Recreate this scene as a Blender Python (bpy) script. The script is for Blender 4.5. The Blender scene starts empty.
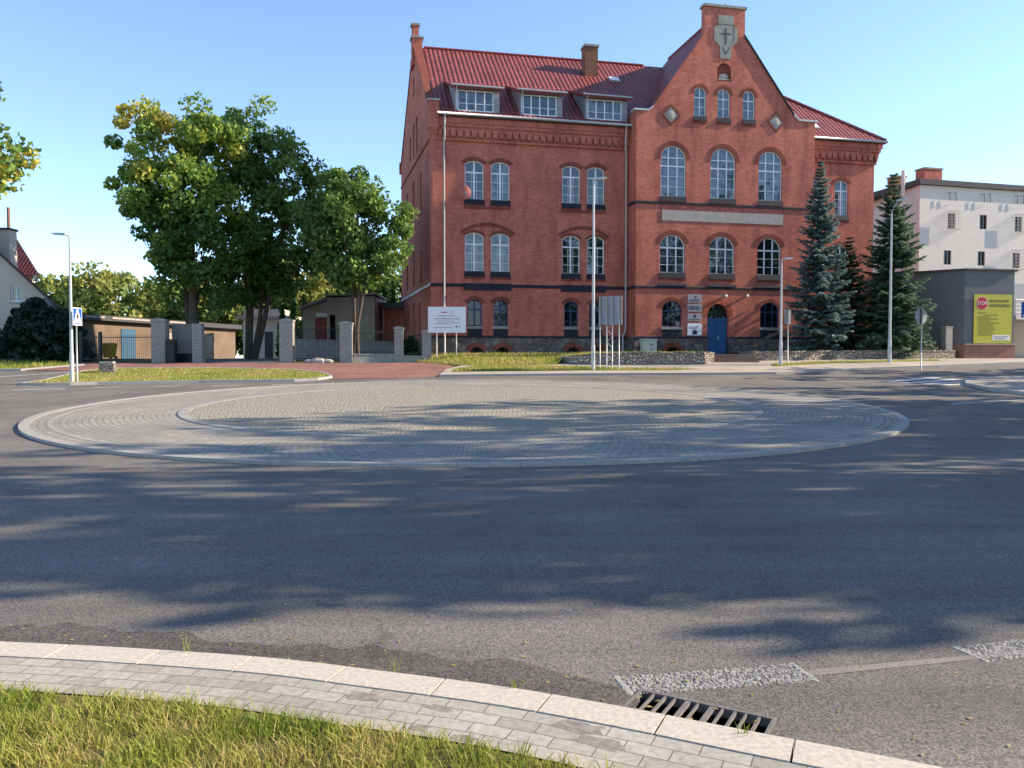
import bpy, bmesh, math, random
import numpy as np
from mathutils import Vector, Matrix
from mathutils.geometry import tessellate_polygon
random.seed(7); rng = np.random.default_rng(7)
PI = math.pi; R = math.radians
S = bpy.context.scene
COL = S.collection

# ------------------------------------------------------------------ terrain
AP = [(-900, -.08), (13, -.08), (18, .03), (24, .17), (31, .40), (35, .55), (39, .88), (43, 1.28), (47, 1.46), (56, 1.55), (5000, 1.55)]
def A(y):
    for (a, b), (c, d) in zip(AP, AP[1:]):
        if y <= c: return b + (d-b)*(y-a)/(c-a)
    return 1.55

# ------------------------------------------------------------------ materials
def N(t, typ, ins=None, **kw):
    n = t.nodes.new(typ)
    for k, v in kw.items(): setattr(n, k, v)
    for k, v in (ins or {}).items():
        if isinstance(v, bpy.types.NodeSocket): t.links.new(v, n.inputs[k])
        else: n.inputs[k].default_value = v
    return n
def c4(c): return (c[0], c[1], c[2], 1)
def newmat(name):
    m = bpy.data.materials.new(name); m.use_nodes = True
    t = m.node_tree; t.nodes.clear()
    out = t.nodes.new('ShaderNodeOutputMaterial')
    return m, t, out
def mixc(t, fac, a, b, typ='MIX'):
    n = t.nodes.new('ShaderNodeMix'); n.data_type = 'RGBA'; n.blend_type = typ
    for s, v in ((0, fac), (6, a), (7, b)):
        if isinstance(v, bpy.types.NodeSocket): t.links.new(v, n.inputs[s])
        elif s == 0: n.inputs[0].default_value = v
        else: n.inputs[s].default_value = c4(v)
    return n.outputs[2]
def math_(t, op, a, b=0.0, clamp=False):
    n = N(t, 'ShaderNodeMath', operation=op, use_clamp=clamp)
    for i, v in ((0, a), (1, b)):
        if isinstance(v, bpy.types.NodeSocket): t.links.new(v, n.inputs[i])
        else: n.inputs[i].default_value = v
    return n.outputs[0]
def ramp(t, fac, stops):
    n = N(t, 'ShaderNodeValToRGB', {0: fac})
    e = n.color_ramp.elements
    while len(e) < len(stops): e.new(.5)
    for i, (p, c) in enumerate(stops):
        e[i].position = p; e[i].color = c4(c) if isinstance(c, (tuple, list)) else (c, c, c, 1)
    return n.outputs[0]
def noise(t, vec, scale, detail=4, rough=.55):
    return N(t, 'ShaderNodeTexNoise', {'Vector': vec, 'Scale': scale, 'Detail': detail, 'Roughness': rough}).outputs[0]
def obj_vec(t): return t.nodes.new('ShaderNodeTexCoord').outputs['Object']
def uv_vec(t): return t.nodes.new('ShaderNodeTexCoord').outputs['UV']
def finish(t, out, col, rough=.85, bump=None, bstr=.3, bdist=.02, spec=.3, metal=0, coat=0):
    p = N(t, 'ShaderNodeBsdfPrincipled', {'Roughness': rough, 'Metallic': metal, 'Specular IOR Level': spec, 'Coat Weight': coat, 'Coat Roughness': .15})
    if isinstance(col, bpy.types.NodeSocket): t.links.new(col, p.inputs['Base Color'])
    else: p.inputs['Base Color'].default_value = c4(col)
    if bump is not None:
        b = N(t, 'ShaderNodeBump', {'Height': bump, 'Strength': bstr, 'Distance': bdist}); t.links.new(b.outputs[0], p.inputs['Normal'])
    t.links.new(p.outputs[0], out.inputs[0]); return p
def plain(name, col, rough=.7, var=.15, scale=6, spec=.3, metal=0, bump=.0, coat=0):
    m, t, o = newmat(name); v = obj_vec(t); n = noise(t, v, scale, 5)
    a = tuple(c*(1-var) for c in col); b = tuple(min(1, c*(1+var)) for c in col)
    n2 = noise(t, v, scale*11, 3)
    f = math_(t, 'ADD', math_(t, 'MULTIPLY', n, .65), math_(t, 'MULTIPLY', n2, .35))
    c = ramp(t, f, [(.3, a), (.7, b)])
    finish(t, o, c, rough, n2 if bump else None, bump, .02, spec, metal, coat)
    return m
def wallvec(t):
    s = N(t, 'ShaderNodeSeparateXYZ', {0: obj_vec(t)})
    return N(t, 'ShaderNodeCombineXYZ', {0: math_(t, 'ADD', s.outputs[0], s.outputs[1]), 1: s.outputs[2]}).outputs[0]
def brick(name, c1, c2, mortar, bw=.26, rh=.079, ms=.010, dirt=(.72, .68, .68)):
    m, t, o = newmat(name); v = wallvec(t)
    b = N(t, 'ShaderNodeTexBrick', {'Vector': v, 'Color1': c4(c1), 'Color2': c4(c2), 'Mortar': c4(mortar), 'Scale': 1, 'Mortar Size': ms, 'Mortar Smooth': .3, 'Bias': -.1, 'Brick Width': bw, 'Row Height': rh})
    ov = obj_vec(t)
    n1 = noise(t, ov, .45, 6, .62); n2 = noise(t, ov, 2.6, 5, .65)
    st = N(t, 'ShaderNodeMapping', {'Vector': ov, 'Scale': (1.6, 1.6, .22)}).outputs[0]
    n3 = noise(t, st, 1.3, 5, .6)
    c = mixc(t, 1, b.outputs[0], ramp(t, n1, [(.32, (.80, .77, .77)), (.62, (1.1, 1.08, 1.05))]), 'MULTIPLY')
    c = mixc(t, 1, c, ramp(t, n2, [(.28, (.86, .84, .84)), (.6, (1.05, 1.05, 1.05))]), 'MULTIPLY')
    c = mixc(t, 1, c, ramp(t, n3, [(.30, dirt), (.52, (1, 1, 1))]), 'MULTIPLY')
    n4 = noise(t, v, 9, 3, .7)
    c = mixc(t, 1, c, ramp(t, n4, [(.3, (.80, .78, .78)), (.7, (1.16, 1.16, 1.14))]), 'MULTIPLY')
    finish(t, o, c, .9, b.outputs[1], -.35, .012, .2)
    return m
def stonewall(name, cols, mortar, scale=3.2, bd=.04, jw=.06, bs=.6):
    m, t, o = newmat(name); v = wallvec(t)
    d = N(t, 'ShaderNodeTexVoronoi', {'Vector': v, 'Scale': scale, 'Randomness': .85}, feature='DISTANCE_TO_EDGE').outputs[0]
    vc = N(t, 'ShaderNodeTexVoronoi', {'Vector': v, 'Scale': scale, 'Randomness': .85}).outputs['Color']
    s = N(t, 'ShaderNodeSeparateColor', {0: vc}).outputs[0]
    k = len(cols)
    c = ramp(t, s, [(i/(k-1)*.9+.05, cols[i]) for i in range(k)])
    c = mixc(t, 1, c, ramp(t, noise(t, v, 14, 4), [(.3, (.75, .75, .75)), (.7, (1.15, 1.15, 1.15))]), 'MULTIPLY')
    f = ramp(t, d, [(jw*.4, (0, 0, 0)), (jw, (1, 1, 1))])
    c = mixc(t, f, mortar, c)
    finish(t, o, c, .9, ramp(t, d, [(0, (0, 0, 0)), (.18, (1, 1, 1))]), bs, bd, .25)
    return m
def tiles(name, c1, c2, groove_shade, cw=.26, rh=.34, rough=.28):
    m, t, o = newmat(name); v = uv_vec(t)
    s = N(t, 'ShaderNodeSeparateXYZ', {0: v}); x, y = s.outputs[0], s.outputs[1]
    fx = math_(t, 'FRACT', math_(t, 'DIVIDE', x, cw)); fy = math_(t, 'FRACT', math_(t, 'DIVIDE', y, rh))
    prof = math_(t, 'SINE', math_(t, 'MULTIPLY', fx, PI))
    h = math_(t, 'ADD', math_(t, 'MULTIPLY', prof, .06), math_(t, 'MULTIPLY', math_(t, 'SUBTRACT', 1.0, fy), .045))
    b = N(t, 'ShaderNodeTexBrick', {'Vector': v, 'Color1': c4(c1), 'Color2': c4(c2), 'Mortar': c4(c1), 'Scale': 1, 'Mortar Size': 0, 'Bias': 0, 'Brick Width': cw, 'Row Height': rh}, offset=0.0)
    c = mixc(t, ramp(t, prof, [(.12, (1, 1, 1)), (.42, (0, 0, 0))]), b.outputs[0], groove_shade)  # shade of valleys and row overlaps painted into the tile colour
    c = mixc(t, ramp(t, fy, [(.06, (1, 1, 1)), (.30, (0, 0, 0))]), c, groove_shade)
    c = mixc(t, 1, c, ramp(t, noise(t, v, .6, 5), [(.3, (.8, .78, .8)), (.7, (1.1, 1.1, 1.08))]), 'MULTIPLY')
    finish(t, o, c, rough, h, .9, 1.0, .35, 0, .06)
    return m
M = {}
M['brick'] = brick('red brick', (.52, .142, .098), (.40, .090, .064), (.38, .23, .18))
M['brick_dark'] = brick('dark red brick', (.25, .062, .042), (.18, .045, .034), (.17, .09, .07), bw=.08, rh=.26)
M['brick_brown'] = brick('weathered brown brick', (.27, .12, .07), (.16, .07, .045), (.24, .17, .12))
M['glazed'] = plain('dark glazed brick', (.019, .020, .030), .7, .4, 5, .2)
M['field'] = stonewall('field stone', [(.10, .085, .08), (.17, .14, .12), (.13, .085, .075), (.22, .19, .17), (.09, .09, .1)], (.075, .07, .07), 3.0)
M['cobblewall'] = stonewall('pale cobble wall', [(.42, .35, .29), (.50, .43, .36), (.36, .29, .25), (.46, .40, .36)], (.17, .145, .125), 6.0, .07, .10, 1)
M['roof'] = tiles('glazed red pantiles', (.30, .062, .048), (.22, .043, .035), (.07, .018, .018), .30, .38, .55)
M['roof_old'] = tiles('dark red house tiles', (.13, .028, .024), (.10, .022, .02), (.05, .012, .012), rough=.6)
M['zinc'] = plain('zinc sheet', (.42, .43, .45), .45, .12, 3, .4, .35)
M['zinc_white'] = plain('pale downpipe zinc', (.44, .42, .43), .5, .1, 3, .4, .1)
M['white_frame'] = plain('white painted wood', (.70, .71, .72), .5, .06, 5, .4)
M['blue_frame'] = plain('dark blue painted wood', (.012, .045, .11), .5, .2, 5, .4)
M['blue_door'] = plain('blue painted door', (.014, .085, .22), .5, .15, 4, .4)
M['stone_pale'] = plain('pale weathered plaster', (.36, .32, .29), .9, .22, 3, .2, 0, .2)
M['stone_grey'] = plain('grey sandstone', (.27, .26, .23), .9, .25, 4, .2, 0, .3)
M['coping'] = plain('zinc coping', (.46, .48, .52), .45, .1, 4, .4)
M['dormer_clad'] = plain('grey dormer cladding', (.25, .23, .25), .8, .12, 4)
M['black'] = plain('black painted iron', (.012, .013, .016), .5, .2, 8, .4)
M['dark'] = plain('dark hollow', (.006, .006, .007), .95, .1, 4, .05)
M['granite'] = plain('pale granite kerb', (.50, .445, .365), .85, .30, 40, .3, 0, .25)
M['conc_kerb'] = plain('concrete kerb', (.34, .335, .32), .9, .15, 8, .25, 0, .2)
M['rim'] = plain('worn roundabout kerb', (.32, .305, .28), .9, .2, 7, .25, 0, .2)
M['concrete'] = plain('grey concrete', (.30, .285, .265), .9, .25, 3, .2, 0, .2)
M['pillar'] = stonewall('rough pale pillar masonry', [(.31, .285, .26), (.35, .32, .29), (.28, .26, .235)], (.26, .24, .22), 6.0, .02)
M['steel'] = plain('galvanised steel', (.46, .47, .47), .45, .1, 5, .4, .25)
M['lamp_grey'] = plain('light grey lamp paint', (.47, .49, .50), .45, .08, 5, .4)
M['alu_back'] = plain('grey sign back', (.24, .25, .29), .5, .12, 4, .4, .1)
M['white'] = plain('white sheet', (.78, .78, .80), .55, .04, 5)
M['bluesign'] = plain('blue sign face', (.012, .085, .36), .45, .08, 5)
M['redsign'] = plain('red print', (.45, .015, .04), .5, .1, 5)
M['yellow'] = plain('yellow green banner', (.48, .45, .05), .55, .06, 3)
M['print_dark'] = plain('dark print', (.10, .10, .06), .6, .1, 5)
M['print_blue'] = plain('dark blue print', (.03, .035, .08), .6, .1, 5)
M['cream_wall'] = plain('cream render', (.50, .43, .35), .9, .08, 1.2, .2)
M['cream_box'] = plain('cream cabinet', (.55, .56, .45), .5, .06, 4)
M['white_render'] = plain('white render', (.64, .59, .53), .9, .06, 1.0, .2)
M['grey_render'] = plain('grey blue render', (.155, .16, .175), .9, .12, 1.2, .2, 0, .15)
M['brown_plinth'] = plain('red brown plinth', (.27, .145, .115), .85, .2, 2.5, .2, 0, .2)
M['dark_fascia'] = plain('dark roof fascia', (.07, .065, .07), .8, .2, 3)
M['red_metal'] = plain('dark red metal', (.18, .03, .028), .6, .15, 4)
M['beige'] = plain('stained beige render', (.34, .285, .225), .92, .2, 1.0, .2)
M['brownwall'] = plain('brown shed wall', (.165, .12, .09), .92, .25, .9, .2)
M['bark'] = plain('grey brown bark', (.10, .078, .06), .95, .35, 9, .1, 0, .6)
M['weed_soil'] = plain('dry soil', (.16, .12, .075), .95, .3, 6, .1, 0, .4)
M['yel_plastic'] = plain('yellow plastic', (.55, .35, .03), .5, .1, 4)
M['lightglass'] = plain('frosted lamp glass', (.85, .83, .78), .25, .02, 4, .5)

def glass(name, tint, refl):
    m, t, o = newmat(name)
    n = noise(t, obj_vec(t), .7, 2)
    b = N(t, 'ShaderNodeBump', {'Height': n, 'Strength': .04, 'Distance': .3})
    g = N(t, 'ShaderNodeBsdfGlossy', {'Color': (1, 1, 1, 1), 'Roughness': .03, 'Normal': b.outputs[0]})
    tr = N(t, 'ShaderNodeBsdfTransparent', {'Color': c4(tint)})
    f = N(t, 'ShaderNodeFresnel', {'IOR': 1.5}).outputs[0]
    f = math_(t, 'ADD', math_(t, 'MULTIPLY', f, 1.2), refl, True)
    x = N(t, 'ShaderNodeMixShader', {0: f, 1: tr.outputs[0], 2: g.outputs[0]})
    t.links.new(x.outputs[0], o.inputs[0]); return m
M['pane'] = glass('window glass', (.76, .83, .9), .045)
M['pane_dark'] = glass('dim window glass', (.45, .56, .66), .0)
def curtainmat(name, a, b, period=.14):
    m, t, o = newmat(name); v = wallvec(t)
    s = N(t, 'ShaderNodeSeparateXYZ', {0: v})
    w = math_(t, 'SINE', math_(t, 'ADD', math_(t, 'MULTIPLY', s.outputs[0], 2*PI/period), math_(t, 'MULTIPLY', noise(t, v, 2.2, 3), 7)))
    c = ramp(t, noise(t, v, 1.6, 4), [(.42, a), (.56, b)])
    finish(t, o, c, .95, w, .5, .02, .1); return m
M['cur_white'] = curtainmat('lace curtain', (.10, .14, .17), (.33, .36, .38))
M['cur_mix'] = curtainmat('half drawn curtain', (.025, .045, .06), (.24, .27, .29))
M['room_dark'] = curtainmat('dark room', (.012, .02, .028), (.05, .065, .07))  # painted dark sheet in place of an unlit room
M['cur_blue'] = curtainmat('dim blue blind', (.02, .06, .075), (.05, .10, .13))

# ground materials
def asphalt(name, lo, hi, sc=1.0, patch=.2):
    m, t, o = newmat(name); v = obj_vec(t)
    f = noise(t, v, 95*sc, 3, .8); g = noise(t, v, .35, 6, .6)
    vo = N(t, 'ShaderNodeTexVoronoi', {'Vector': v, 'Scale': 110*sc}).outputs['Color']
    sp = N(t, 'ShaderNodeSeparateColor', {0: vo}).outputs[1]
    c = ramp(t, math_(t, 'ADD', math_(t, 'MULTIPLY', f, .5), math_(t, 'MULTIPLY', sp, .5)), [(.25, lo), (.75, hi)])
    c = mixc(t, 1, c, ramp(t, g, [(.35, (1-patch,)*3), (.65, (1+patch*.6,)*3)]), 'MULTIPLY')
    mp = N(t, 'ShaderNodeMapping', {'Vector': v, 'Rotation': (0, 0, .35), 'Scale': (.12, 2.2, 1)}).outputs[0]
    c = mixc(t, 1, c, ramp(t, noise(t, mp, 1.0, 4), [(.35, (.88,)*3), (.6, (1.06,)*3)]), 'MULTIPLY')
    ss = N(t, 'ShaderNodeSeparateXYZ', {0: v}); dx_ = math_(t, 'ADD', ss.outputs[0], 1.1); dy_ = math_(t, 'SUBTRACT', ss.outputs[1], 23.85)
    rr = math_(t, 'SQRT', math_(t, 'ADD', math_(t, 'MULTIPLY', dx_, dx_), math_(t, 'MULTIPLY', dy_, dy_)))
    rr = math_(t, 'ADD', rr, math_(t, 'MULTIPLY', noise(t, v, .25, 3), .9))
    lane = math_(t, 'SINE', math_(t, 'MULTIPLY', rr, 2*PI/1.75))
    c = mixc(t, 1, c, ramp(t, math_(t, 'ADD', math_(t, 'MULTIPLY', lane, .5), .5), [(.25, (.93,)*3), (.8, (1.05,)*3)]), 'MULTIPLY')
    cr = N(t, 'ShaderNodeTexVoronoi', {'Vector': N(t, 'ShaderNodeVectorMath', {0: v, 1: N(t, 'ShaderNodeVectorMath', {0: N(t, 'ShaderNodeTexNoise', {'Vector': v, 'Scale': .9, 'Detail': 5}).outputs[1], 'Scale': 1.6}, operation='SCALE').outputs[0]}, operation='ADD').outputs[0], 'Scale': .16}, feature='DISTANCE_TO_EDGE').outputs[0]
    c = mixc(t, ramp(t, cr, [(.0008, (.55,)*3), (.0022, (0,)*3)]), c, lo)
    c = mixc(t, 1, c, ramp(t, noise(t, v, 2.3, 6, .7), [(.3, (.9,)*3), (.7, (1.08,)*3)]), 'MULTIPLY')
    finish(t, o, c, .86, math_(t, 'ADD', f, sp), .55, .006, .3); return m
M['asphalt'] = asphalt('asphalt', (.075, .070, .066), (.245, .220, .196))
M['asphalt_dark'] = asphalt('dark coarse asphalt', (.045, .041, .038), (.165, .145, .128), .8, .3)
M['asphalt_old'] = asphalt('worn drive asphalt', (.09, .085, .085), (.17, .16, .155), .6, .3)
def setts(name, cols, joint, polar, sx, sy, off=.5, jw=.012):
    m, t, o = newmat(name); v = obj_vec(t)
    if polar:
        s = N(t, 'ShaderNodeSeparateXYZ', {0: v})
        an = math_(t, 'ARCTAN2', s.outputs[1], s.outputs[0])
        rr = math_(t, 'SQRT', math_(t, 'ADD', math_(t, 'MULTIPLY', s.outputs[0], s.outputs[0]), math_(t, 'MULTIPLY', s.outputs[1], s.outputs[1])))
        v2 = N(t, 'ShaderNodeCombineXYZ', {0: math_(t, 'MULTIPLY', an, polar), 1: rr}).outputs[0]
    else: v2 = uv_vec(t)
    b = N(t, 'ShaderNodeTexBrick', {'Vector': v2, 'Color1': (0, 0, 0, 1), 'Color2': (1, 1, 1, 1), 'Mortar': (.5, .5, .5, 1), 'Scale': 1, 'Mortar Size': jw, 'Mortar Smooth': .2, 'Bias': 0, 'Brick Width': sx, 'Row Height': sy}, offset=off)
    k = len(cols)
    sc = N(t, 'ShaderNodeSeparateColor', {0: b.outputs[0]}).outputs[0]
    c = ramp(t, sc, [(i/(k-1), cols[i]) for i in range(k)])
    c = mixc(t, 1, c, ramp(t, noise(t, v, 30, 4), [(.3, (.8,)*3), (.7, (1.15,)*3)]), 'MULTIPLY')
    c = mixc(t, 1, c, ramp(t, noise(t, v, .5, 5), [(.35, (.82,)*3), (.65, (1.1,)*3)]), 'MULTIPLY')
    c = mixc(t, b.outputs[1], c, joint)
    finish(t, o, c, .88, b.outputs[1], -.6, .02, .25); return m
M['apron'] = setts('granite sett apron', [(.27, .25, .22), (.33, .305, .265), (.29, .27, .24), (.37, .345, .295)], (.15, .135, .11), 10.0, .17, .15)
M['paver'] = setts('grey concrete pavers', [(.35, .32, .27), (.41, .375, .32), (.375, .345, .295), (.31, .28, .235)], (.13, .11, .09), 0, .2, .1, .5, .003)
M['redpave'] = setts('red concrete pavers', [(.25, .12, .095), (.32, .155, .125), (.21, .10, .085)], (.16, .10, .085), 0, .2, .1, .5, .004)
M['beigepave'] = setts('beige concrete pavers', [(.40, .34, .28), (.46, .40, .33), (.43, .36, .30)], (.22, .18, .14), 0, .2, .1, .5, .004)
def cobble():
    m, t, o = newmat('field cobbles'); v = obj_vec(t)
    d = N(t, 'ShaderNodeTexVoronoi', {'Vector': v, 'Scale': 9.0, 'Randomness': .9}, feature='DISTANCE_TO_EDGE').outputs[0]
    vc = N(t, 'ShaderNodeSeparateColor', {0: N(t, 'ShaderNodeTexVoronoi', {'Vector': v, 'Scale': 9.0, 'Randomness': .9}).outputs['Color']}).outputs[0]
    c = ramp(t, vc, [(0, (.26, .24, .20)), (.4, (.33, .30, .245)), (.7, (.29, .265, .225)), (1, (.38, .345, .28))])
    j = mixc(t, noise(t, v, .9, 4), (.19, .165, .115), (.25, .22, .155))
    c = mixc(t, ramp(t, d, [(.02, (0, 0, 0)), (.10, (1, 1, 1))]), j, c)
    finish(t, o, c, .9, ramp(t, d, [(0, (0, 0, 0)), (.3, (1, 1, 1))]), .6, .03, .25); return m
M['cobble'] = cobble()
def ground_mat(name, cols, sc=2.0):
    m, t, o = newmat(name); v = obj_vec(t)
    n = noise(t, v, sc, 8, .7); n2 = noise(t, v, sc*.12, 4, .6)
    f = math_(t, 'ADD', math_(t, 'MULTIPLY', n, .6), math_(t, 'MULTIPLY', n2, .4))
    k = len(cols)
    c = ramp(t, f, [(.32+.36*i/(k-1), cols[i]) for i in range(k)])
    finish(t, o, c, .95, n, .8, .06, .1); return m
M['earth'] = ground_mat('yard earth', [(.05, .055, .022), (.10, .095, .04), (.09, .075, .045)])
M['lawn'] = ground_mat('mown lawn', [(.11, .125, .028), (.20, .20, .05), (.27, .24, .08)], 3.5)
M['lawn_near'] = ground_mat('lawn thatch', [(.11, .10, .028), (.18, .15, .05), (.25, .19, .09)], 9)
def stain():
    m, t, o = newmat('damp stain'); v = obj_vec(t)
    finish(t, o, ramp(t, noise(t, v, 25, 4), [(.3, (.17, .15, .125)), (.7, (.30, .265, .225))]), .8); return m
M['stain'] = stain()
def paint(name, col):
    m, t, o = newmat(name); v = obj_vec(t)
    n = noise(t, v, 22, 5, .7)
    c = ramp(t, n, [(.36, tuple(x*.35 for x in col)), (.5, col)])
    finish(t, o, c, .7, n, .3, .01); return m
M['paint'] = paint('worn white road paint', (.62, .62, .60))
M['thermo'] = plain('white thermoplastic paint', (.29, .275, .25), .85, .35, 30)
M['dust'] = asphalt('dusty asphalt', (.20, .175, .155), (.30, .265, .235), .9, .1)

def leafmat(name, cols, trans=.35, rough=.6):
    m, t, o = newmat(name)
    a = N(t, 'ShaderNodeAttribute', attribute_name='tint').outputs['Fac']
    k = len(cols)
    c = ramp(t, a, [(i/(k-1), cols[i]) for i in range(k)])
    p = N(t, 'ShaderNodeBsdfPrincipled', {'Base Color': c, 'Roughness': rough, 'Specular IOR Level': .35})
    tl = N(t, 'ShaderNodeBsdfTranslucent', {'Color': c})
    x = N(t, 'ShaderNodeMixShader', {0: trans, 1: p.outputs[0], 2: tl.outputs[0]})
    t.links.new(x.outputs[0], o.inputs[0]); return m
M['leaf_maple'] = leafmat('maple leaves', [(0.045, 0.101, 0.020), (0.098, 0.195, 0.033), (0.179, 0.284, 0.049), (0.357, 0.406, 0.065), (0.585, 0.439, 0.090)])
M['leaf_green'] = leafmat('fresh green leaves', [(.055, .105, .028), (.105, .19, .042), (.19, .30, .062), (.32, .40, .10)])
M['leaf_dark'] = leafmat('dark green leaves', [(.014, .034, .010), (.028, .062, .014), (.05, .09, .018)])
M['leaf_bg'] = leafmat('pale distant leaves', [(0.081, 0.138, 0.034), (0.161, 0.224, 0.052), (0.265, 0.299, 0.069), (0.380, 0.356, 0.098)])
M['leaf_thuja'] = leafmat('thuja sprays', [(.02, .06, .012), (.05, .12, .02), (.08, .16, .03)])
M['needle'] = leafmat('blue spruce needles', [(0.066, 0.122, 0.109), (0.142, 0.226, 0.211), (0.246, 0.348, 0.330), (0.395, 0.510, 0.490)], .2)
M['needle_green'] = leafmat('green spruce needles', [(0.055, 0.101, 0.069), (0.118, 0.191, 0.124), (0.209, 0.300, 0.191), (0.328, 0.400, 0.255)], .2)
M['needle_dark'] = leafmat('dark fir needles', [(.010, .024, .014), (.02, .042, .022), (.035, .065, .032)], .15)
M['grass'] = leafmat('grass blades', [(0.123, 0.185, 0.022), (0.213, 0.280, 0.034), (0.325, 0.358, 0.056), (0.470, 0.403, 0.123), (0.515, 0.370, 0.179)], .4, .55)

# ------------------------------------------------------------------ mesh helpers
class MB:
    def __init__(s): s.v = []; s.f = []; s.uv = []
    def face(s, pts, uv=None):
        i = len(s.v); s.v += [tuple(p) for p in pts]; s.f.append(list(range(i, i+len(pts)))); s.uv.append(uv)
    def box(s, x0, x1, y0, y1, z0, z1):
        p = [(x0, y0, z0), (x1, y0, z0), (x1, y1, z0), (x0, y1, z0), (x0, y0, z1), (x1, y0, z1), (x1, y1, z1), (x0, y1, z1)]
        s.hexa(p)
    def hexa(s, p):
        for f in ((3, 2, 1, 0), (4, 5, 6, 7), (0, 1, 5, 4), (1, 2, 6, 5), (2, 3, 7, 6), (3, 0, 4, 7)): s.face([p[k] for k in f])
    def obox(s, c, dx, dy, hx, hy, z0, z1):
        """box with horizontal axes dx,dy (unit), half sizes"""
        p = []
        for z in (z0, z1):
            for a, b in ((-1, -1), (1, -1), (1, 1), (-1, 1)):
                p.append((c[0]+dx[0]*hx*a+dy[0]*hy*b, c[1]+dx[1]*hx*a+dy[1]*hy*b, z))
        s.hexa(p)
    def prism(s, poly, axis, a, b):
        """poly in 2D extruded along axis ('x': poly=(y,z); 'y': poly=(x,z); 'z': poly=(x,y))"""
        def P(q, k):
            return {'x': (k, q[0], q[1]), 'y': (q[0], k, q[1]), 'z': (q[0], q[1], k)}[axis]
        n = len(poly)
        s.poly([P(q, a) for q in poly]); s.poly([P(q, b) for q in reversed(poly)])
        for i in range(n):
            q, r = poly[i], poly[(i+1) % n]
            s.face([P(q, a), P(q, b), P(r, b), P(r, a)])
    def poly(s, pts, holes=()):
        loops = [[Vector(p) for p in pts]]+[[Vector(p) for p in h] for h in holes]
        flat = [p for l in loops for p in l]
        if len(flat) <= 4 and not holes: s.face(flat); return
        for t in tessellate_polygon(loops): s.face([flat[i] for i in t])
    def tube(s, pts, rad, n=8, cap=True):
        pts = [Vector(p) for p in pts]
        rad = rad if isinstance(rad, (list, tuple)) else [rad]*len(pts)
        rings = []
        for i, p in enumerate(pts):
            d = (pts[min(i+1, len(pts)-1)]-pts[max(i-1, 0)]).normalized()
            u = d.cross(Vector((0, 0, 1)) if abs(d.z) < .9 else Vector((1, 0, 0))).normalized(); w = d.cross(u)
            b = len(s.v); rings.append(b)
            for k in range(n):
                q = p+(u*math.cos(2*PI*k/n)+w*math.sin(2*PI*k/n))*rad[i]; s.v.append(tuple(q))
        for a, b in zip(rings, rings[1:]):
            for k in range(n):
                s.f.append([a+k, a+(k+1) % n, b+(k+1) % n, b+k]); s.uv.append(None)
        if cap:
            s.f.append([rings[0]+k for k in range(n)]); s.uv.append(None)
            s.f.append([rings[-1]+k for k in reversed(range(n))]); s.uv.append(None)
    def sphere(s, c, r, nu=12, nv=8, sq=(1, 1, 1)):
        for j in range(nv):
            for i in range(nu):
                q = []
                for a, b in ((i, j), (i+1, j), (i+1, j+1), (i, j+1)):
                    th = PI*b/nv; ph = 2*PI*a/nu
                    q.append((c[0]+r*sq[0]*math.sin(th)*math.cos(ph), c[1]+r*sq[1]*math.sin(th)*math.sin(ph), c[2]+r*sq[2]*math.cos(th)))
                s.face(q)
    def build(s, name, mat, parent=None, off=(0, 0, 0), smooth=False, bevel=0):
        me = bpy.data.meshes.new(name)
        me.from_pydata([(a-off[0], b-off[1], c-off[2]) for a, b, c in s.v], [], s.f)
        if any(u is not None for u in s.uv):
            l = me.uv_layers.new(name='UVMap'); k = 0
            for f, u in zip(s.f, s.uv):
                for j in range(len(f)):
                    l.data[k].uv = u[j] if u else (0, 0)
                    k += 1
        me.materials.append(mat)
        if smooth: me.polygons.foreach_set('use_smooth', [True]*len(me.polygons))
        o = bpy.data.objects.new(name, me); COL.objects.link(o)
        if parent: o.parent = parent
        if bevel:
            b = o.modifiers.new('edge', 'BEVEL'); b.width = bevel; b.segments = 2; b.limit_method = 'ANGLE'
        return o
def tag(o, label, cat, group=None):
    o['label'] = label; o['category'] = cat
    if group: o['group'] = group
    return o
def thing(name, label, cat, loc, rz=0, group=None):
    o = bpy.data.objects.new(name, None); COL.objects.link(o)
    o.empty_display_size = .3
    o.location = loc; o.rotation_euler = (0, 0, rz); return tag(o, label, cat, group)
def struct(o, kind='structure'): o['kind'] = kind; return o
def copy_tree(o, parent=None):
    c = o.copy(); COL.objects.link(c); c.parent = parent
    for ch in list(o.children): copy_tree(ch, c)
    return c
def np_mesh(name, verts, faces, mat, parent=None, tint=None, loc=(0, 0, 0)):
    """faces: (M,k) int array"""
    me = bpy.data.meshes.new(name)
    verts = np.asarray(verts, dtype=np.float32)-np.asarray(loc, dtype=np.float32); faces = np.asarray(faces, dtype=np.int32)
    me.vertices.add(len(verts)); me.vertices.foreach_set('co', verts.ravel())
    me.loops.add(faces.size); me.loops.foreach_set('vertex_index', faces.ravel())
    me.polygons.add(len(faces)); me.polygons.foreach_set('loop_start', np.arange(0, faces.size, faces.shape[1], dtype=np.int32))
    try: me.polygons.foreach_set('loop_total', np.full(len(faces), faces.shape[1], dtype=np.int32))
    except Exception: pass
    if tint is not None:
        a = me.attributes.new('tint', 'FLOAT', 'FACE'); a.data.foreach_set('value', np.clip(np.asarray(tint, dtype=np.float32), 0, 1))
    me.update(calc_edges=True); me.validate()
    me.materials.append(mat)
    o = bpy.data.objects.new(name, me); COL.objects.link(o)
    if parent: o.parent = parent
    return o

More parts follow.
